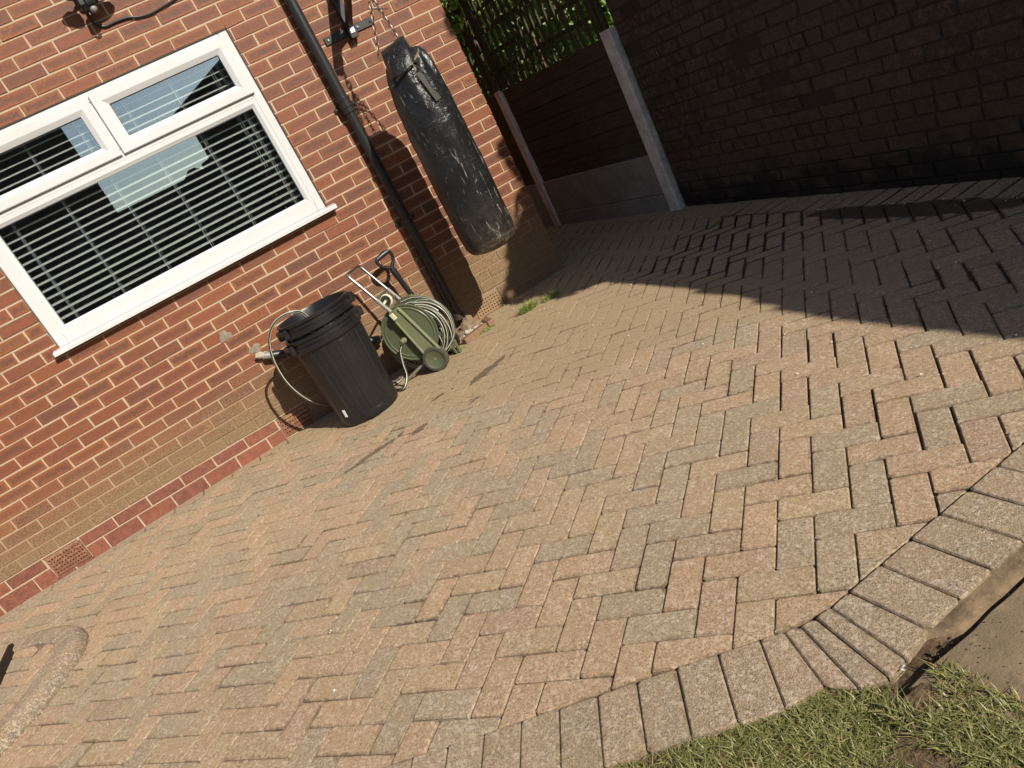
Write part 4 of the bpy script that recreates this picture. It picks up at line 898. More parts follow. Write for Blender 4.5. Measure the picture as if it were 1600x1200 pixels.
mb = MB(); mb.obox((1.402, -0.10, 2.685), (1, 0, 0), (0, 1, -0.5), (0, 0.5, 1), (0.026, 0.05, 0.035), 0.008); ps = mb.build('sensor', M['blackplastic'], sl)
mb = MB(); mb.lathe((1.400, -0.128, 2.650), [(0.019, 0.0), (0.017, 0.010), (0.010, 0.017), (0.0, 0.019)], axis=(0, -0.6, -0.8), n=18); mb.build('sensor_dome', M['greypipe'], ps, smooth=True)
cb_ = MB(); cb_.tube(spline([(1.37, -0.03, 2.70), (1.362, -0.012, 2.63), (1.385, -0.010, 2.597), (1.415, -0.009, 2.582), (1.475, -0.009, 2.583), (1.545, -0.010, 2.578), (1.60, -0.009, 2.560), (1.665, -0.010, 2.553), (1.74, -0.009, 2.560), (1.83, -0.009, 2.572), (1.93, -0.009, 2.585), (2.2, -0.009, 2.60)], 8), 0.0062, 8)
tag(cb_.build('power_cable', M['blackplastic'], smooth=True, loc=Vector((1.8, 0, 2.57))), 'black cable clipped along the bricks beside the security light', 'cable')

# ------------------------------------------------------------------ bins
CX, CY = 1.540, -0.480
def bin_body(name, label, zb, zt, rb, rt_, rimz, hand, group=None, inner=False):
    t = thing(name, label, 'bin', (CX, CY, zb))
    n = 416; prof_ = []
    zs = list(np.linspace(zb, zt, 90)); V = []; F = []
    for z in zs:
        f = (z - zb) / (zt - zb); r0 = rb + (rt_ - rb) * f
        if f < 0.03: r0 -= 0.006 * (1 - f / 0.03)
        for k_ in range(n):
            a = 2 * math.pi * k_ / n; s_ = (a / (2 * math.pi) * 16) % 1.0; q = 0
            if 0.07 < f < 0.90:
                ds = min(abs(s_ - 0.20), abs(s_ - 0.80)) * 0.078; df = min(abs(f - 0.09), abs(f - 0.90)) * (zt - zb); q = -0.0035 * (1 if (0.20 < s_ < 0.80 and 0.09 < f < 0.90) else 0); q -= 0.004 * max(0, 1 - ds / 0.004) * (1 if 0.09 <= f <= 0.90 else 0) + (0.004 * max(0, 1 - df / 0.006) if 0.20 < s_ < 0.80 else 0)
            V.append((CX + (r0 + q) * math.cos(a), CY + (r0 + q) * math.sin(a), z))
    m_ = len(zs)
    for i in range(m_ - 1):
        for k_ in range(n): F.append([i * n + k_, i * n + (k_ + 1) % n, (i + 1) * n + (k_ + 1) % n, (i + 1) * n + k_])
    F.append(list(range(n))[::-1])
    mobj('bin_body', V, F, M['bin'], t, smooth=True)
    mb = MB(); z = rimz; R = rt_
    mb.lathe((CX, CY, 0), [(R - 0.002, z - 0.085), (R + 0.010, z - 0.080), (R + 0.012, z - 0.050), (R + 0.005, z - 0.046), (R + 0.005, z - 0.022), (R + 0.012, z - 0.018), (R + 0.014, z - 0.002), (R + 0.010, z + 0.002), (R - 0.001, z + 0.001), (R - 0.006, z - 0.012), (R - 0.008, z - 0.060), (rt_ - 0.014, z - 0.12), (rb - 0.004, zb + 0.01), (0.0, zb + 0.009)] if True else [], n=96)
    mb.build('rim', M['bin'], t, smooth=True)
    for a in hand:
        mb = MB(); d = Vector((math.cos(a), math.sin(a), 0)); s_ = Vector((-d.y, d.x, 0)); c = Vector((CX, CY, z - 0.045)) + d * (R + 0.016)
        for sg in (-1, 1): mb.obox(c + s_ * (0.045 * sg), d, s_, (0, 0, 1), (0.018, 0.009, 0.030), 0.006)
        mb.obox(c + d * 0.012 + Vector((0, 0, 0.014)), d, s_, (0, 0, 1), (0.008, 0.050, 0.014), 0.005); mb.build('handle', M['bin'], t)
    for a in (-2.05, -1.05, 0.2, 2.6):      # raised panels on the rim band
        mb = MB(); N_ = 8
        for i in range(N_):
            aa = a + (i - N_ / 2 + 0.5) * 0.055; d = Vector((math.cos(aa), math.sin(aa), 0)); mb.obox(Vector((CX, CY, z - 0.034)) + d * (R + 0.0065), d, (-d.y, d.x, 0), (0, 0, 1), (0.003, 0.0078, 0.0095), 0.001)
        mb.build('rim_panel', M['bin'], t)
    return t
b1_ = bin_body('rubbish_bin', 'ribbed black plastic bin standing on the paving by the wall', 0.0, 0.575, 0.192, 0.222, 0.612, (0.15, 3.35))
b2_ = bin_body('nested_bin', 'second black plastic bin nested inside the standing bin with hose over its rim', 0.09, 0.68, 0.172, 0.217, 0.712, (0.05, 3.45))
mb = MB(); a = -2.50; d = Vector((math.cos(a), math.sin(a), 0)); mb.obox(Vector((CX, CY, 0.095)) + d * 0.1985, d, (-d.y, d.x, 0), (0.03, 0, 1), (0.0012, 0.010, 0.024), 0.0); mb.build('label', M['white'], b1_)

# ------------------------------------------------------------------ hose reel cart
P0 = Vector((2.029, -0.566, 0.0)); AX = Vector((0.6216, 0.7833, 0)).normalized(); UU = Vector((-AX.y, AX.x, 0))
def RP(u, z, o): return P0 + UU * u + Vector((0, 0, z)) + AX * o
reel = thing('hose_reel_cart', 'sage green hose reel cart with silver tube handle beside the black bin', 'hose reel', tuple(P0))
DC = (0.086, 0.292)
def disc(o, sign, name):
    mb = MB(); prof_ = [(0.0, 0.0), (0.045, 0.0), (0.047, 0.004), (0.052, 0.004), (0.054, 0.0), (0.141, 0.0), (0.143, 0.0045), (0.147, 0.0045), (0.150, 0.001), (0.160, 0.0015), (0.162, 0.006), (0.167, 0.005), (0.168, -0.004), (0.165, -0.010), (0.155, -0.008), (0.0, -0.010)]
    mb.lathe(RP(DC[0], DC[1], o), [(r * 1.125, h) for r, h in prof_], axis=-AX * sign, n=72); return mb.build(name, M['green'], reel, smooth=True)
disc(0.040, 1, 'reel_disc'); disc(0.205, -1, 'reel_disc')
mb = MB(); mb.lathe(RP(DC[0], DC[1], 0.045), [(0.07, 0.0), (0.07, 0.17)], axis=AX, n=32); mb.build('drum', M['green'], reel, smooth=True)
def plate(o, front):
    mb = MB(); pts2 = [(0.070, 0.472), (0.132, 0.462), (0.138, 0.448), (0.040, 0.075), (-0.045, 0.075), (-0.060, 0.120), (0.058, 0.462)]
    d = -0.022 if front else 0.022
    mb.prism([RP(u, z, o) for u, z in pts2], AX * d); p = mb.build('side_plate', M['greenlight'] if front else M['green'], reel)
    # raised edges along the plate
    for (a, b) in (((0.062, 0.466), (-0.058, 0.125)), ((0.134, 0.45), (0.045, 0.10))):
        mb = MB(); A_ = RP(a[0], a[1], o + d * 1.1); B_ = RP(b[0], b[1], o + d * 1.1); mb.tube([A_, B_], 0.0075, 8); mb.build('edge_ridge', M['greenlight'], p, smooth=True)
    return p
pf = plate(0.034, True); plate(0.235, False)
mb = MB(); c = RP(0.108, 0.432, -0.006); dd = (RP(0.108, 0.432, 0) - RP(0.03, 0.18, 0)).normalized(); mb.obox(c, dd, AX, dd.cross(AX), (0.022, 0.004, 0.014), 0.002); mb.build('latch', M['cream'], pf)
# handle tube
mb = MB()
h0 = (0.108, 0.430); h1 = (0.264, 0.770)
def HP(t, o): return RP(h0[0] + (h1[0] - h0[0]) * t, h0[1] + (h1[1] - h0[1]) * t, o)
Ht = [HP(0, 0.024), HP(0.5, 0.024), HP(0.94, 0.024), HP(1.0, 0.030), HP(1.02, 0.045), HP(1.02, 0.190), HP(1.0, 0.213), HP(0.94, 0.219), HP(0.5, 0.219), HP(0, 0.219)]
mb.tube(Ht, 0.0095, 12); mb.build('handle', M['steel'], reel, smooth=True)
for o in (0.024, 0.219):
    mb = MB(); mb.tube([HP(0, o), HP(0.40, o)], 0.0125, 12); mb.build('sleeve', M['greypipe'], reel, smooth=True)
mb = MB(); mb.tube([HP(0.40, 0.02), HP(0.40, 0.215)], 0.0075, 10); mb.tube([HP(0.22, 0.12), HP(0.22, 0.215)], 0.0085, 10); mb.build('crossbar', M['greydark'], reel, smooth=True)
mb = MB(); mb.lathe(RP(0.150, 0.524, 0.085), [(0.0, 0.0), (0.014, 0.0), (0.016, 0.004), (0.030, 0.002), (0.040, 0.006), (0.042, 0.014), (0.036, 0.020), (0.0, 0.022)], axis=Vector((0.3, 0.5, -0.1)), n=30); mb.tube([RP(0.142, 0.52, 0.02), RP(0.150, 0.524, 0.09)], 0.008, 8); hg_ = mb.build('hose_guide_wheel', M['cream'], reel, smooth=True)
mb = MB(); mb.lathe(RP(0.150, 0.524, 0.085) - Vector((0.3, 0.5, -0.1)).normalized() * 0.001, [(0.0, 0.0), (0.013, 0.0), (0.013, -0.006), (0.0, -0.008)], axis=Vector((0.3, 0.5, -0.1)), n=14); mb.lathe(RP(0.150, 0.524, 0.085) - Vector((0.3, 0.5, -0.1)).normalized() * 0.0008, [(0.030, 0.0), (0.033, -0.002), (0.036, 0.0)], axis=Vector((0.3, 0.5, -0.1)), n=24); mb.build('hub', M['greydark'], hg_, smooth=True)
# wheels
def wheel(o, sign):
    mb = MB(); mb.lathe(RP(0.0, 0.082, o), [(0.060, 0.0), (0.064, 0.004), (0.080, 0.003), (0.082, -0.003), (0.082, -0.032), (0.077, -0.036), (0.060, -0.034)], axis=-AX * sign, n=48, close=True); wv = mb.build('wheel', M['greydark'], reel, smooth=True)
    mb = MB(); mb.lathe(RP(0.0, 0.082, o), [(0.0, -0.002), (0.055, -0.002), (0.0605, 0.001), (0.0605, -0.02), (0.0, -0.02)], axis=-AX * sign, n=40); mb.build('hub', M['green'], wv, smooth=True)
    if sign < 0:
        mb = MB(); 
    return wv
wheel(0.0, 1)
mb = MB(); mb.lathe(RP(0.0, 0.082, 0.262), [(0.066, 0.0), (0.082, 0.0), (0.082, 0.030), (0.066, 0.030)], axis=AX, n=40, close=True)
wv = mb.build('wheel', M['blackplastic'], reel, smooth=True)
mb = MB()
for k_ in range(10):
    a = 2 * math.pi * k_ / 10; d = (UU * math.cos(a) + Vector((0, 0, math.sin(a)))); c = RP(0.0, 0.082, 0.275); mb.obox(c + d * 0.040, d, AX, d.cross(AX), (0.029, 0.006, 0.003), 0)
mb.lathe(RP(0.0, 0.082, 0.260), [(0.0, 0.0), (0.014, 0.0), (0.014, 0.02), (0.0, 0.02)], axis=AX, n=16); mb.build('spokes', M['greydark'], wv)
mb = MB(); mb.tube([RP(0.0, 0.082, 0.0), RP(0.0, 0.082, 0.27)], 0.008, 10); mb.build('axle', M['greypipe'], reel, smooth=True)
# stand legs
mb = MB(); mb.tube([RP(0.02, 0.105, 0.034), RP(0.262, 0.010, 0.034)], 0.0095, 10); mb.tube([RP(0.262, 0.010, 0.034), RP(0.270, 0.010, 0.034)], 0.011, 10); mb.build('leg', M['greypipe'], reel, smooth=True)
mb = MB(); mb.tube([RP(0.02, 0.105, 0.222), RP(0.262, 0.012, 0.222)], 0.0095, 10); mb.build('leg', M['greypipe'], reel, smooth=True)
mb = MB(); 
for (a, b) in (((-0.075, 0.20), (-0.085, 0.0)), ((-0.03, 0.16), (-0.062, 0.0))): mb.obox((RP(a[0], a[1], 0.20) + RP(b[0], b[1], 0.20)) / 2, (RP(b[0], b[1], 0.2) - RP(a[0], a[1], 0.2)), AX, (RP(b[0], b[1], 0.2) - RP(a[0], a[1], 0.2)).cross(AX), ((RP(b[0], b[1], 0.2) - RP(a[0], a[1], 0.2)).length / 2, 0.012, 0.006), 0.002)
mb.build('foot', M['green'], reel)
mb = MB(); mb.lathe(RP(0.099, 0.279, -0.03), [(0.0, 0.0), (0.012, 0.0), (0.014, 0.008), (0.019, 0.010), (0.019, 0.022), (0.014, 0.024), (0.016, 0.045), (0.0, 0.045)], axis=-AX + UU * 0.4, n=20); mb.build('connector', M['greenlight'], pf, smooth=True)
# wound hose
def hose_mesh(mb, P, r=0.0084, n=10):
    P = [Vector(p) for p in P]; b0 = len(mb.V); mb.tube(P, r, n); b1 = len(mb.V)
    for i in range(b0, b1): mb.A[i] = (((i - b0) % n) / n * 0 + (0.5 + 0.5 * math.cos(2 * math.pi * ((i - b0) % n) / n * 2)) * 1.0, 0, 0, 1)
mb = MB(); P = []
for q in range(0, 13 * 24):
    t = q / 24; ly = int(t // 4); a = 2 * math.pi * t; o = 0.055 + 0.034 * ((t % 4) if ly % 2 == 0 else 4 - (t % 4)); r = 0.088 + 0.020 * ly + 0.007 * math.sin(a * 1.3 + t) + random.gauss(0, .0008); P.append(RP(DC[0] + r * math.cos(a), DC[1] + r * math.sin(a), o))
hose_mesh(mb, P)
def loop(cu, cz, ru, rz, o, ph=0.0, wob=0.01, n=40, turns=1.0, do=0.0, tilt=0.0):
    P = []
    for q in range(int(n * turns) + 1):
        t = q / n; a = 2 * math.pi * t + ph; u = ru * math.cos(a); z = rz * math.sin(a); u2 = u * math.cos(tilt) - z * math.sin(tilt); z2 = u * math.sin(tilt) + z * math.cos(tilt)
        P.append(RP(cu + u2 + wob * math.sin(2 * a + ph), max(cz + z2, 0.012), o + do * t + 0.012 * math.sin(a + ph)))
    return P
for (cu, cz, ru, rz, o, ph, tl) in ((0.070, 0.270, 0.185, 0.190, 0.065, 0.3, 0.3), (0.055, 0.265, 0.190, 0.200, 0.095, 1.3, 0.5), (0.045, 0.262, 0.195, 0.198, 0.120, 2.2, 0.4), (0.110, 0.232, 0.205, 0.215, 0.11, 0.9, 0.2), (0.135, 0.222, 0.212, 0.210, 0.14, 3.0, -0.1), (0.050, 0.268, 0.190, 0.195, 0.15, 0.0, 0.2), (0.125, 0.215, 0.190, 0.200, 0.16, 1.0, 0.1), (0.065, 0.275, 0.180, 0.185, 0.08, 2.6, 0.6), (0.040, 0.262, 0.188, 0.205, 0.175, 0.6, 0.3), (0.100, 0.235, 0.180, 0.222, 0.08, 1.9, 0.0)):
    hose_mesh(mb, loop(cu - 0.004, cz - 0.026, ru * 0.96, rz * 0.92, o, ph, 0.008, do=0.02, tilt=tl))
hose_mesh(mb, spline([RP(0.08, 0.475, 0.12), RP(-0.02, 0.470, 0.12), RP(-0.110, 0.420, 0.12), RP(-0.175, 0.300, 0.12), RP(-0.150, 0.170, 0.12), RP(-0.085, 0.105, 0.10), RP(-0.01, 0.07, 0.08)], 10))
mb.build('wound_hose', M['hose'], reel, smooth=True, attr=True)
# connecting hose from the reel to the bin
mb = MB()
hose_mesh(mb, spline([RP(0.105, 0.277, -0.045), RP(0.150, 0.235, -0.060), RP(0.178, 0.150, -0.065), RP(0.195, 0.07, -0.070), (1.785, -0.520, 0.020), (1.755, -0.470, 0.012), (1.74, -0.40, 0.012), (1.70, -0.27, 0.012), (1.60, -0.20, 0.012), (1.45, -0.19, 0.02), (1.36, -0.22, 0.085), (1.295, -0.29, 0.155), (1.235, -0.36, 0.26), (1.198, -0.41, 0.40), (1.200, -0.45, 0.55), (1.238, -0.49, 0.675), (1.310, -0.53, 0.752), (1.40, -0.55, 0.768), (1.475, -0.545, 0.735), (1.51, -0.53, 0.62)], 9), 0.0092)
tag(mb.build('garden_hose', M['hose'], smooth=True, attr=True, loc=Vector((1.74, -0.4, 0))), 'grey striped garden hose arching over the bin rim and along the ground', 'hose')
mb = MB()
hose_mesh(mb, spline([(1.66, -0.20, 0.012), (1.78, -0.30, 0.011), (1.86, -0.23, 0.012), (1.98, -0.16, 0.012)], 8), 0.0092); hose_mesh(mb, spline([(1.66, -0.17, 0.012), (1.78, -0.27, 0.011), (1.87, -0.20, 0.012), (2.0, -0.13, 0.012)], 8), 0.0092)
tag(mb.build('loose_hose', M['hose'], smooth=True, attr=True, loc=Vector((1.8, -0.25, 0))), 'short doubled length of hose lying between bin and reel', 'hose')
# spade
sp = thing('spade', 'black spade handle with D shaped grip leaning behind the hose reel', 'spade', (2.26, -0.10, 0.0))
G0 = Vector((2.152, -0.14, 0.655)); dn = (Vector((2.245, -0.115, 0.02)) - G0).normalized(); sx = Vector((1, 0.1, 0)); sx = (sx - dn * sx.dot(dn)).normalized()
mb = MB(); mb.tube([G0 + dn * 0.03, G0 + dn * 0.64], 0.0185, 16); mb.build('shaft', M['blackplastic'], sp, smooth=True)
mb = MB(); tp = -dn * 0.085
mb.tube(spline([G0 + dn * 0.005, G0 + tp * 0.20 - sx * 0.030, G0 + tp * 0.55 - sx * 0.052, G0 + tp * 1.0 - sx * 0.055, G0 + tp * 1.12 - sx * 0.040], 6), 0.0120, 10); mb.tube(spline([G0 + dn * 0.005, G0 + tp * 0.20 + sx * 0.030, G0 + tp * 0.55 + sx * 0.052, G0 + tp * 1.0 + sx * 0.055, G0 + tp * 1.12 + sx * 0.040], 6), 0.0120, 10)
mb.tube([G0 + tp * 1.10 - sx * 0.046, G0 + tp * 1.13, G0 + tp * 1.10 + sx * 0.046], [0.0155, 0.019, 0.0155], 12); mb.tube([G0 - dn * 0.004, G0 + dn * 0.03, G0 + dn * 0.085], [0.016, 0.022, 0.021], 14); mb.build('grip', M['blackplastic'], sp, smooth=True)
mb = MB(); c = G0 + dn * 0.60; nrm = sx.cross(dn); mb.obox(c, sx, dn, nrm, (0.09, 0.07, 0.004), 0.003); mb.build('blade', M['blackmetal'], sp)

# ------------------------------------------------------------------ raised edging and grate at lower left
ed = thing('raised_edging', 'curved raised kerb of worn rounded blocks around a drain at the left', 'kerb edging', (-0.45, -1.3, 0))
arc = [(-0.56, -1.90), (-0.43, -1.765), (-0.335, -1.63), (-0.265, -1.48), (-0.222, -1.33), (-0.222, -1.19), (-0.265, -1.06), (-0.36, -0.935), (-0.48, -0.83), (-0.62, -0.745)]
arc = [(p.x, p.y) for p in spline([(a, b, 0) for a, b in arc], 6)]
# resample to block lengths
cum = [0]
for i in range(1, len(arc)): cum.append(cum[-1] + math.hypot(arc[i][0] - arc[i - 1][0], arc[i][1] - arc[i - 1][1]))
def at(s_): return (float(np.interp(s_, cum, [p[0] for p in arc])), float(np.interp(s_, cum, [p[1] for p in arc])))
def edging_block(s0, s1, col):
    V = []; CC = []; nseg = 6; prof_ = [(0.0, -0.03), (0.0, 0.012), (0.008, 0.030), (0.022, 0.048), (0.040, 0.058), (0.060, 0.062), (0.132, 0.058), (0.138, 0.050), (0.138, -0.03)]
    for i in range(nseg + 1):
        s_ = s0 + 0.001 + (s1 - s0 - 0.002) * (0, .04, .25, .5, .75, .96, 1)[i]; p = at(s_); q = at(min(s_ + 0.01, cum[-1])); o_ = at(max(s_ - 0.01, 0)); t = Vector((q[0] - o_[0], q[1] - o_[1], 0)).normalized(); nn_ = Vector((-t.y, t.x, 0))
        e = 0.0015 if i in (0, nseg) else 0
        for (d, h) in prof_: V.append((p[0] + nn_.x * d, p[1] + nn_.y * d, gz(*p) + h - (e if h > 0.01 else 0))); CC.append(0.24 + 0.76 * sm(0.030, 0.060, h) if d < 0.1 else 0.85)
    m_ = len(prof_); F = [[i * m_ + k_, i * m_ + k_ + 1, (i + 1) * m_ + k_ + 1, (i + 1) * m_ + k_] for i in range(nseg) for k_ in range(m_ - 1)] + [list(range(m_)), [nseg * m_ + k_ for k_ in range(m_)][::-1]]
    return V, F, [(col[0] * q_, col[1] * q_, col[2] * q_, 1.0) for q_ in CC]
Va, Fa, Ca = [], [], []; s_ = 0
while s_ < cum[-1] - 0.05:
    vb = random.choice([0.45, 0.8, 1.05, 0.9, 1.0])
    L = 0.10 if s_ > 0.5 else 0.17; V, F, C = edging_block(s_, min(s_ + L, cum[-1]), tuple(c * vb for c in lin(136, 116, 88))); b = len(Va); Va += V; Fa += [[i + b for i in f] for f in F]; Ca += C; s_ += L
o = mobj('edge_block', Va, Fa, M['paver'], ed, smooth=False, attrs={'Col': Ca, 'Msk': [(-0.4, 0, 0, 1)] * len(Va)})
Q = Pav()
for i in range(-60, 20):
    for j in range(-60, 60):
        for vert in (0, 1):
            if (i - j) % 4 != (1 - vert): continue
            cells = ((i, j), (i + 1, j + 2)) if vert else ((i, j), (i + 2, j + 1)); (u0, v0), (u1, v1) = cells
            Pq = [L2W(u0, v0), L2W(u1, v0), L2W(u1, v1), L2W(u0, v1)]; cx = sum(p[0] for p in Pq) / 4; cy = sum(p[1] for p in Pq) / 4
            if not (-1.6 < cx < -0.2 and -2.1 < cy < -0.7): continue
            if (cx + 0.85) ** 2 / 0.47 ** 2 + (cy + 1.38) ** 2 / 0.56 ** 2 > 1 or (cx < -0.60 and cx > -0.95 and -1.9 < cy < -0.9): continue
            Q.block(Pq, pcol(cx, cy), msk=lambda x, y: (0.3, 0, 0, 1), lift=0.042)
if Q.V: mobj('infill_block', Q.V, Q.F, M['paver'], ed, attrs={'Col': Q.C, 'Msk': Q.K})
gr = thing('drain_grate', 'black cast iron drain grate at the left edge of the photo', 'drain grate', (-0.78, -1.2, 0.01))
mb = MB(); mb.box(-0.645, -0.620, -1.70, -0.850, -0.01, 0.052, 0.003); mb.box(-0.97, -0.945, -1.70, -0.850, -0.01, 0.018, 0.003); mb.box(-0.9449, -0.6451, -0.875, -0.850, -0.01, 0.017, 0.003); mb.box(-0.9449, -0.6451, -1.70, -1.675, -0.01, 0.017, 0.003); mb.build('grate_frame', M['castiron'], gr)
for i in range(18): mb = MB(); yy = -0.90 - i * 0.0445; mb.obox((-0.795, yy, 0.002), (1, 0.12, 0), (-0.12, 1, 0), (0, 0, 1), (0.150, 0.012, 0.008), 0.002); mb.build('bar', M['castiron'], gr)

# ------------------------------------------------------------------ grass, weeds, petals
def blades(pts, h=(0.015, 0.04), wd=0.0016, lean=1.0):
    V = []; F = []; C = []
    for (x, y, z) in pts:
        hh = random.uniform(*h); a = random.uniform(0, 6.283); d = Vector((math.cos(a), math.sin(a), 0)); s_ = Vector((-d.y, d.x, 0)) * wd * random.uniform(0.6, 1.4); ln = lean * random.uniform(0.2, 1.3) * hh; b = len(V); p = Vector((x, y, z))
        q = p + d * ln * 0.35 + Vector((0, 0, hh * 0.6)); r = p + d * ln + Vector((0, 0, hh * random.uniform(0.6, 1.0))); V += [p - s_, p + s_, q + s_ * 0.8, q - s_ * 0.8, r]; F += [[b, b + 1, b + 2, b + 3], [b + 3, b + 2, b + 4]]; t = random.random() ** 1.5; C += [(t, t, t, 1)] * 5
    return V, F, C
def kerb_out(x): return float(np.interp(x, [-4, 0.99, 1.25, 1.389, 1.497, 1.65, 1.72, 1.80, 1.86, 1.95, 2.2, 6], [-1.05, -3.6, -3.73, -3.80, -3.885, -3.965, -4.0, -4.075, -4.11, -4.18, -4.6, -4.6]))
pts = []
tries = 0
while len(pts) < 64000 and tries < 500000:
    tries += 1
    if random.random() < .72: x = random.uniform(0.95, 1.96); y = random.uniform(-4.75, -3.6)
    else: x = random.uniform(-2.5, 1.9); y = random.uniform(-6, -2)
    ko = kerb_out(x); d = ko - y
    if d < -0.012 or x > 1.93: continue
    dens = -0.25 + 0.6 * sm(1.35, 1.5, x) + mn.noise(Vector((x * 9, y * 9, 1.0))) * 0.9 + mn.noise(Vector((x * 28, y * 28, 4.0))) * 0.5 + 0.95
    if x > 1.80: dens -= (x - 1.80) * 9
    dens -= 0.9 * sm(0.075, 0.02, math.hypot(x - 1.83, y + 4.13)); dens -= 0.5 * sm(0.05, 0.015, math.hypot(x - 1.62, y + 4.12))
    if d < 0.02: dens -= 0.12
    if random.random() < dens: pts.append((x, y, gz(x, y) - (0.006 if x > 1.76 and y < -4.12 else 0.024)))
V, F, C = blades(pts, (0.010, 0.036), 0.0015, 1.5)
Vt, Ft, Ct = blades([(x, y, z + 0.002) for x, y, z in pts[::3]], (0.006, 0.016), 0.0011, 3.0); mobj('dry_thatch', Vt, Ft, M['straw'], attrs={'Col': Ct}, kind='stuff'); mobj('grass', V, F, M['grass'], attrs={'Col': C}, kind='stuff')
# weeds: clumps against the wall and in joints
def tuft(name, label, c, r, n, h, cat='weed', group=None):
    t = []
    for _ in range(n): a = random.uniform(0, 6.28); q = r * math.sqrt(random.random()); x = c[0] + q * math.cos(a) * 1.3; y = c[1] + q * math.sin(a) * 0.7; t.append((x, y, gz(x, y) - 0.002))
    V, F, C = blades(t, h, 0.0018, 0.9); o = mobj(name, V, F, M['weed'], attrs={'Col': C}, loc=Vector((c[0], c[1], gz(*c)))); tag(o, label, cat, group)
tuft('weed_tuft', 'largest bright green grass weed at the foot of the wall near the perforated vent', (2.765, -0.47), 0.050, 300, (0.025, 0.085))
tuft('weed_tuft', 'grass weed in the shade edge just right of the largest weed', (2.93, -0.50), 0.055, 200, (0.015, 0.055))
tuft('weed_tuft', 'low weed straggling beside the broken gully bricks', (2.46, -0.33), 0.07, 260, (0.008, 0.025))
tuft('weed_tuft', 'small sparse weed growing by the far wheel of the hose reel', (2.22, -0.40), 0.05, 120, (0.006, 0.02))
tuft('weed_tuft', 'small dark weed in the shaded paving below the dark wall', (3.92, -1.07), 0.04, 120, (0.006, 0.02))
pj = []
for _ in range(3200):
    i = random.randint(-30, 60); j = random.randint(-60, 60); t = random.random() * 0.5; u, v = (i + t, j) if random.random() < .5 else (i, j + t); x, y = L2W(u, v)
    if not (0.9 < x < 3.6 and -1.5 < y < -0.12): continue
    if mn.noise(Vector((x * 4, y * 4, 9))) < 0.10: continue
    for _k in range(5): xx = x + random.gauss(0, .012); yy = y + random.gauss(0, .003); pj.append((xx, yy, gz(xx, yy) - 0.008))
V, F, C = blades(pj, (0.006, 0.016), 0.0015, 1.0); mobj('joint_moss', V, F, M['weed'], attrs={'Col': C}, kind='stuff')
V = []; F = []
def petal(x, y, s_):
    a = random.uniform(0, 6.28); b = len(V); z = gz(x, y) + 0.0035; n = 6
    for k_ in range(n): t = 2 * math.pi * k_ / n; V.append((x + s_ * math.cos(t + a) * random.uniform(.5, 1), y + s_ * math.sin(t + a) * random.uniform(.5, 1), z + random.uniform(0, .006)))
    F.append([b + k_ for k_ in range(n)])
for _ in range(90): petal(random.uniform(2.6, 4.2), random.uniform(-3.6, 0.2), random.uniform(.003, .007))
for _ in range(40): petal(random.uniform(4.02, 4.2), random.uniform(-3.4, -0.3), random.uniform(.004, .008))
for _ in range(35): petal(random.uniform(-0.8, 2.6), random.uniform(-3.2, -0.3), random.uniform(.002, .005))
for q in ((0.841, -2.572), (1.86, -4.09), (1.40, -3.95), (1.10, -3.80), (2.86, -2.55)): petal(q[0], q[1], 0.006); petal(q[0] + .006, q[1] + .004, 0.005)
mobj('fallen_petals', V, F, M['petal'], kind='stuff')

mb = MB()
for _ in range(420):
    x = random.uniform(1.2, 2.3); y = kerb_out(x) - abs(random.gauss(0, 0.14)) if x < 1.9 else random.uniform(-4.13, -4.09); r = random.uniform(0.001, 0.0035); rock(mb, (x, y, gz(x, y) - 0.016 + r * 0.4), r, _ + 500)
for _ in range(60):
    x = random.uniform(1.85, 2.15); y = -4.12 - abs(random.gauss(0, 0.12)); r = random.uniform(0.0006, 0.0016); rock(mb, (x, y, gz(x, y) + 0.003), r, _ + 1500)
mb.build('soil_crumbs', M['soil'], kind='stuff')
V = []; F = []; ny_, nx_ = 260, 24
for j in range(ny_ + 1):
    yy = -4.125 - j / ny_ * 0.75; xe = np.interp(yy, [-9.4, -4.6, -4.3, -4.117], [1.95, 1.86, 1.83, 1.835]); w_ = 0.016 + 0.030 * mn.noise(Vector((yy * 9, 3, 1))) + 0.016 * mn.noise(Vector((yy * 31, 3, 1))) + 0.010 * mn.noise(Vector((yy * 90, 3, 1)))
    for i in range(nx_ + 1):
        t = i / nx_; xx = xe - 0.10 + (0.10 + max(w_, 0.006)) * t; V.append((xx, yy, gz(xx, yy) + 0.0024 + 0.007 * math.sin(math.pi * min(1, 0.25 + t * 0.75)) - 0.030 * (1 - sm(0.0, 0.55, t)) - 0.02 * max(0, 1 - j / 4 - 0.6 * t) + 0.0025 * mn.noise(Vector((xx * 70, yy * 70, 2)))))
F = [(j * (nx_ + 1) + i, j * (nx_ + 1) + i + 1, (j + 1) * (nx_ + 1) + i + 1, (j + 1) * (nx_ + 1) + i) for j in range(ny_) for i in range(nx_)]
mobj('soil_bank', V, F, M['soil'], kind='structure', smooth=True)
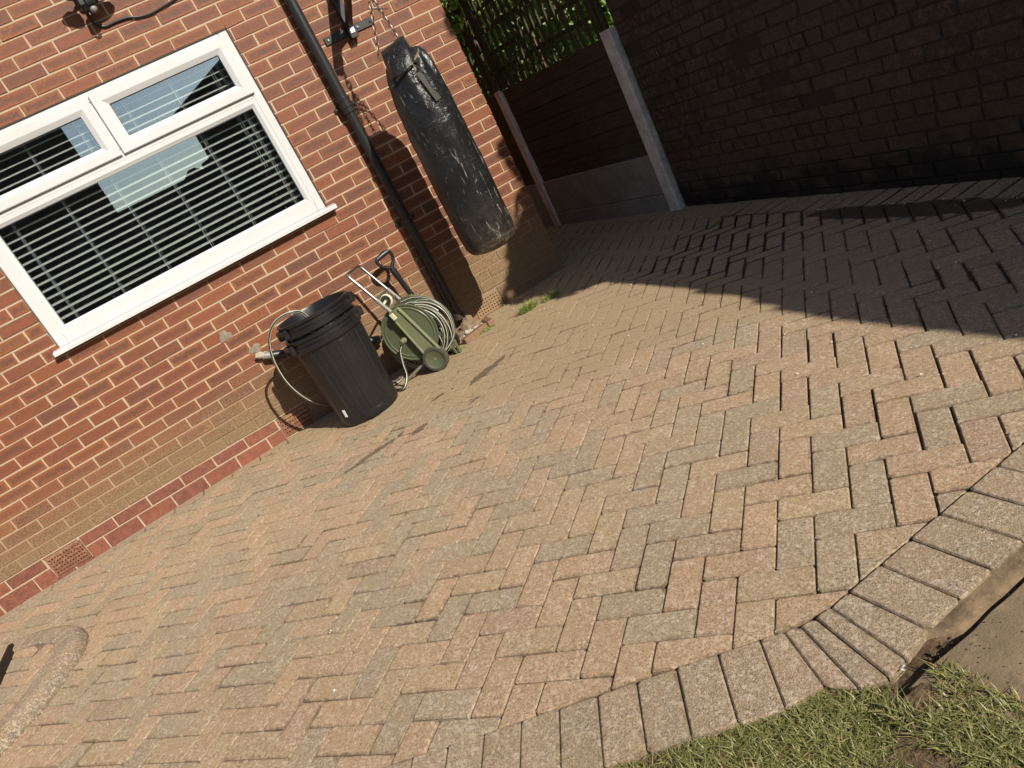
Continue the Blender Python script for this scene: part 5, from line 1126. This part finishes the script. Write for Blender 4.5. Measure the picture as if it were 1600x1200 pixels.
# ------------------------------------------------------------------ neighbouring houses behind the camera (seen mirrored in the glass)
def nb(name, label, x0, x1, y0, y1, zt, ridge):
    t = thing(name, label, 'house', ((x0 + x1) / 2, (y0 + y1) / 2, -0.5)); mb = MB(); mb.box(x0, x1, y0, y1, -0.6, zt); mb.build('wall', M['rendern'], t); mb = MB()
    mb.prism([(x0 - 0.25, y0 - 0.2, zt), (x0 - 0.25, y1 + 0.15, zt), (x0 - 0.25, (y0 + y1) / 2, ridge)], (x1 - x0 + 0.5, 0, 0)); mb.build('roof', M['roof'], t)
def fy(x, z): k_ = 25.19 / 18.19; return (1.144 + (x - 1.144) * k_, -20.0, 1.286 + (z - 1.286) * k_)
def refl_prism(name, mat, par, pts, depth, dy=0.0, skew=0.0): mb = MB(); mb.prism([Vector(fy(*p)) + Vector((0, dy, 0)) for p in pts], (depth * skew, -depth, 0)); return mb.build(name, mat, par)
t1 = thing('neighbour_house', 'tall brick house behind the camera, mirrored in the left of the glass', 'house', (-4, -22, -0.5))
refl_prism('wall', M['rendern'], t1, [(-7, 0), (0.30, 0), (0.30, 5.0), (-7, 5.0)], 7, 0.0, -0.15); refl_prism('roof', M['roof'], t1, [(-7.2, 5.0), (0.45, 5.0), (0.3, 5.12), (-3, 6.0), (-7.2, 6.0)], 7.2, 0.1, -0.15)
t2 = thing('neighbour_house', 'lower brick house behind the camera, mirrored in the right of the glass', 'house', (6, -22, -0.5))
refl_prism('wall', M['rendern'], t2, [(2.50, 0), (9, 0), (9, 4.2), (6.2, 5.35), (2.50, 3.85)], 5, 0.0, 0.2); refl_prism('roof', M['roof'], t2, [(2.35, 3.83), (6.2, 5.40), (9.2, 4.15), (9.2, 4.25), (6.2, 5.52), (2.30, 3.93)], 5.4, 0.2, 0.2)
gw = MB(); gw.prism([fy(*p) for p in ((0.30, 0.0), (2.50, 0.0), (2.50, 2.90), (2.30, 2.86), (2.30, 2.74), (2.12, 2.86), (1.98, 2.86), (1.82, 2.73), (0.30, 2.73))], (0, -0.3, 0))
tag(gw.build('garden_wall', M['rendern'], loc=Vector((1.4, -20, -0.5))), 'brick garden wall between the two houses behind the camera', 'wall')
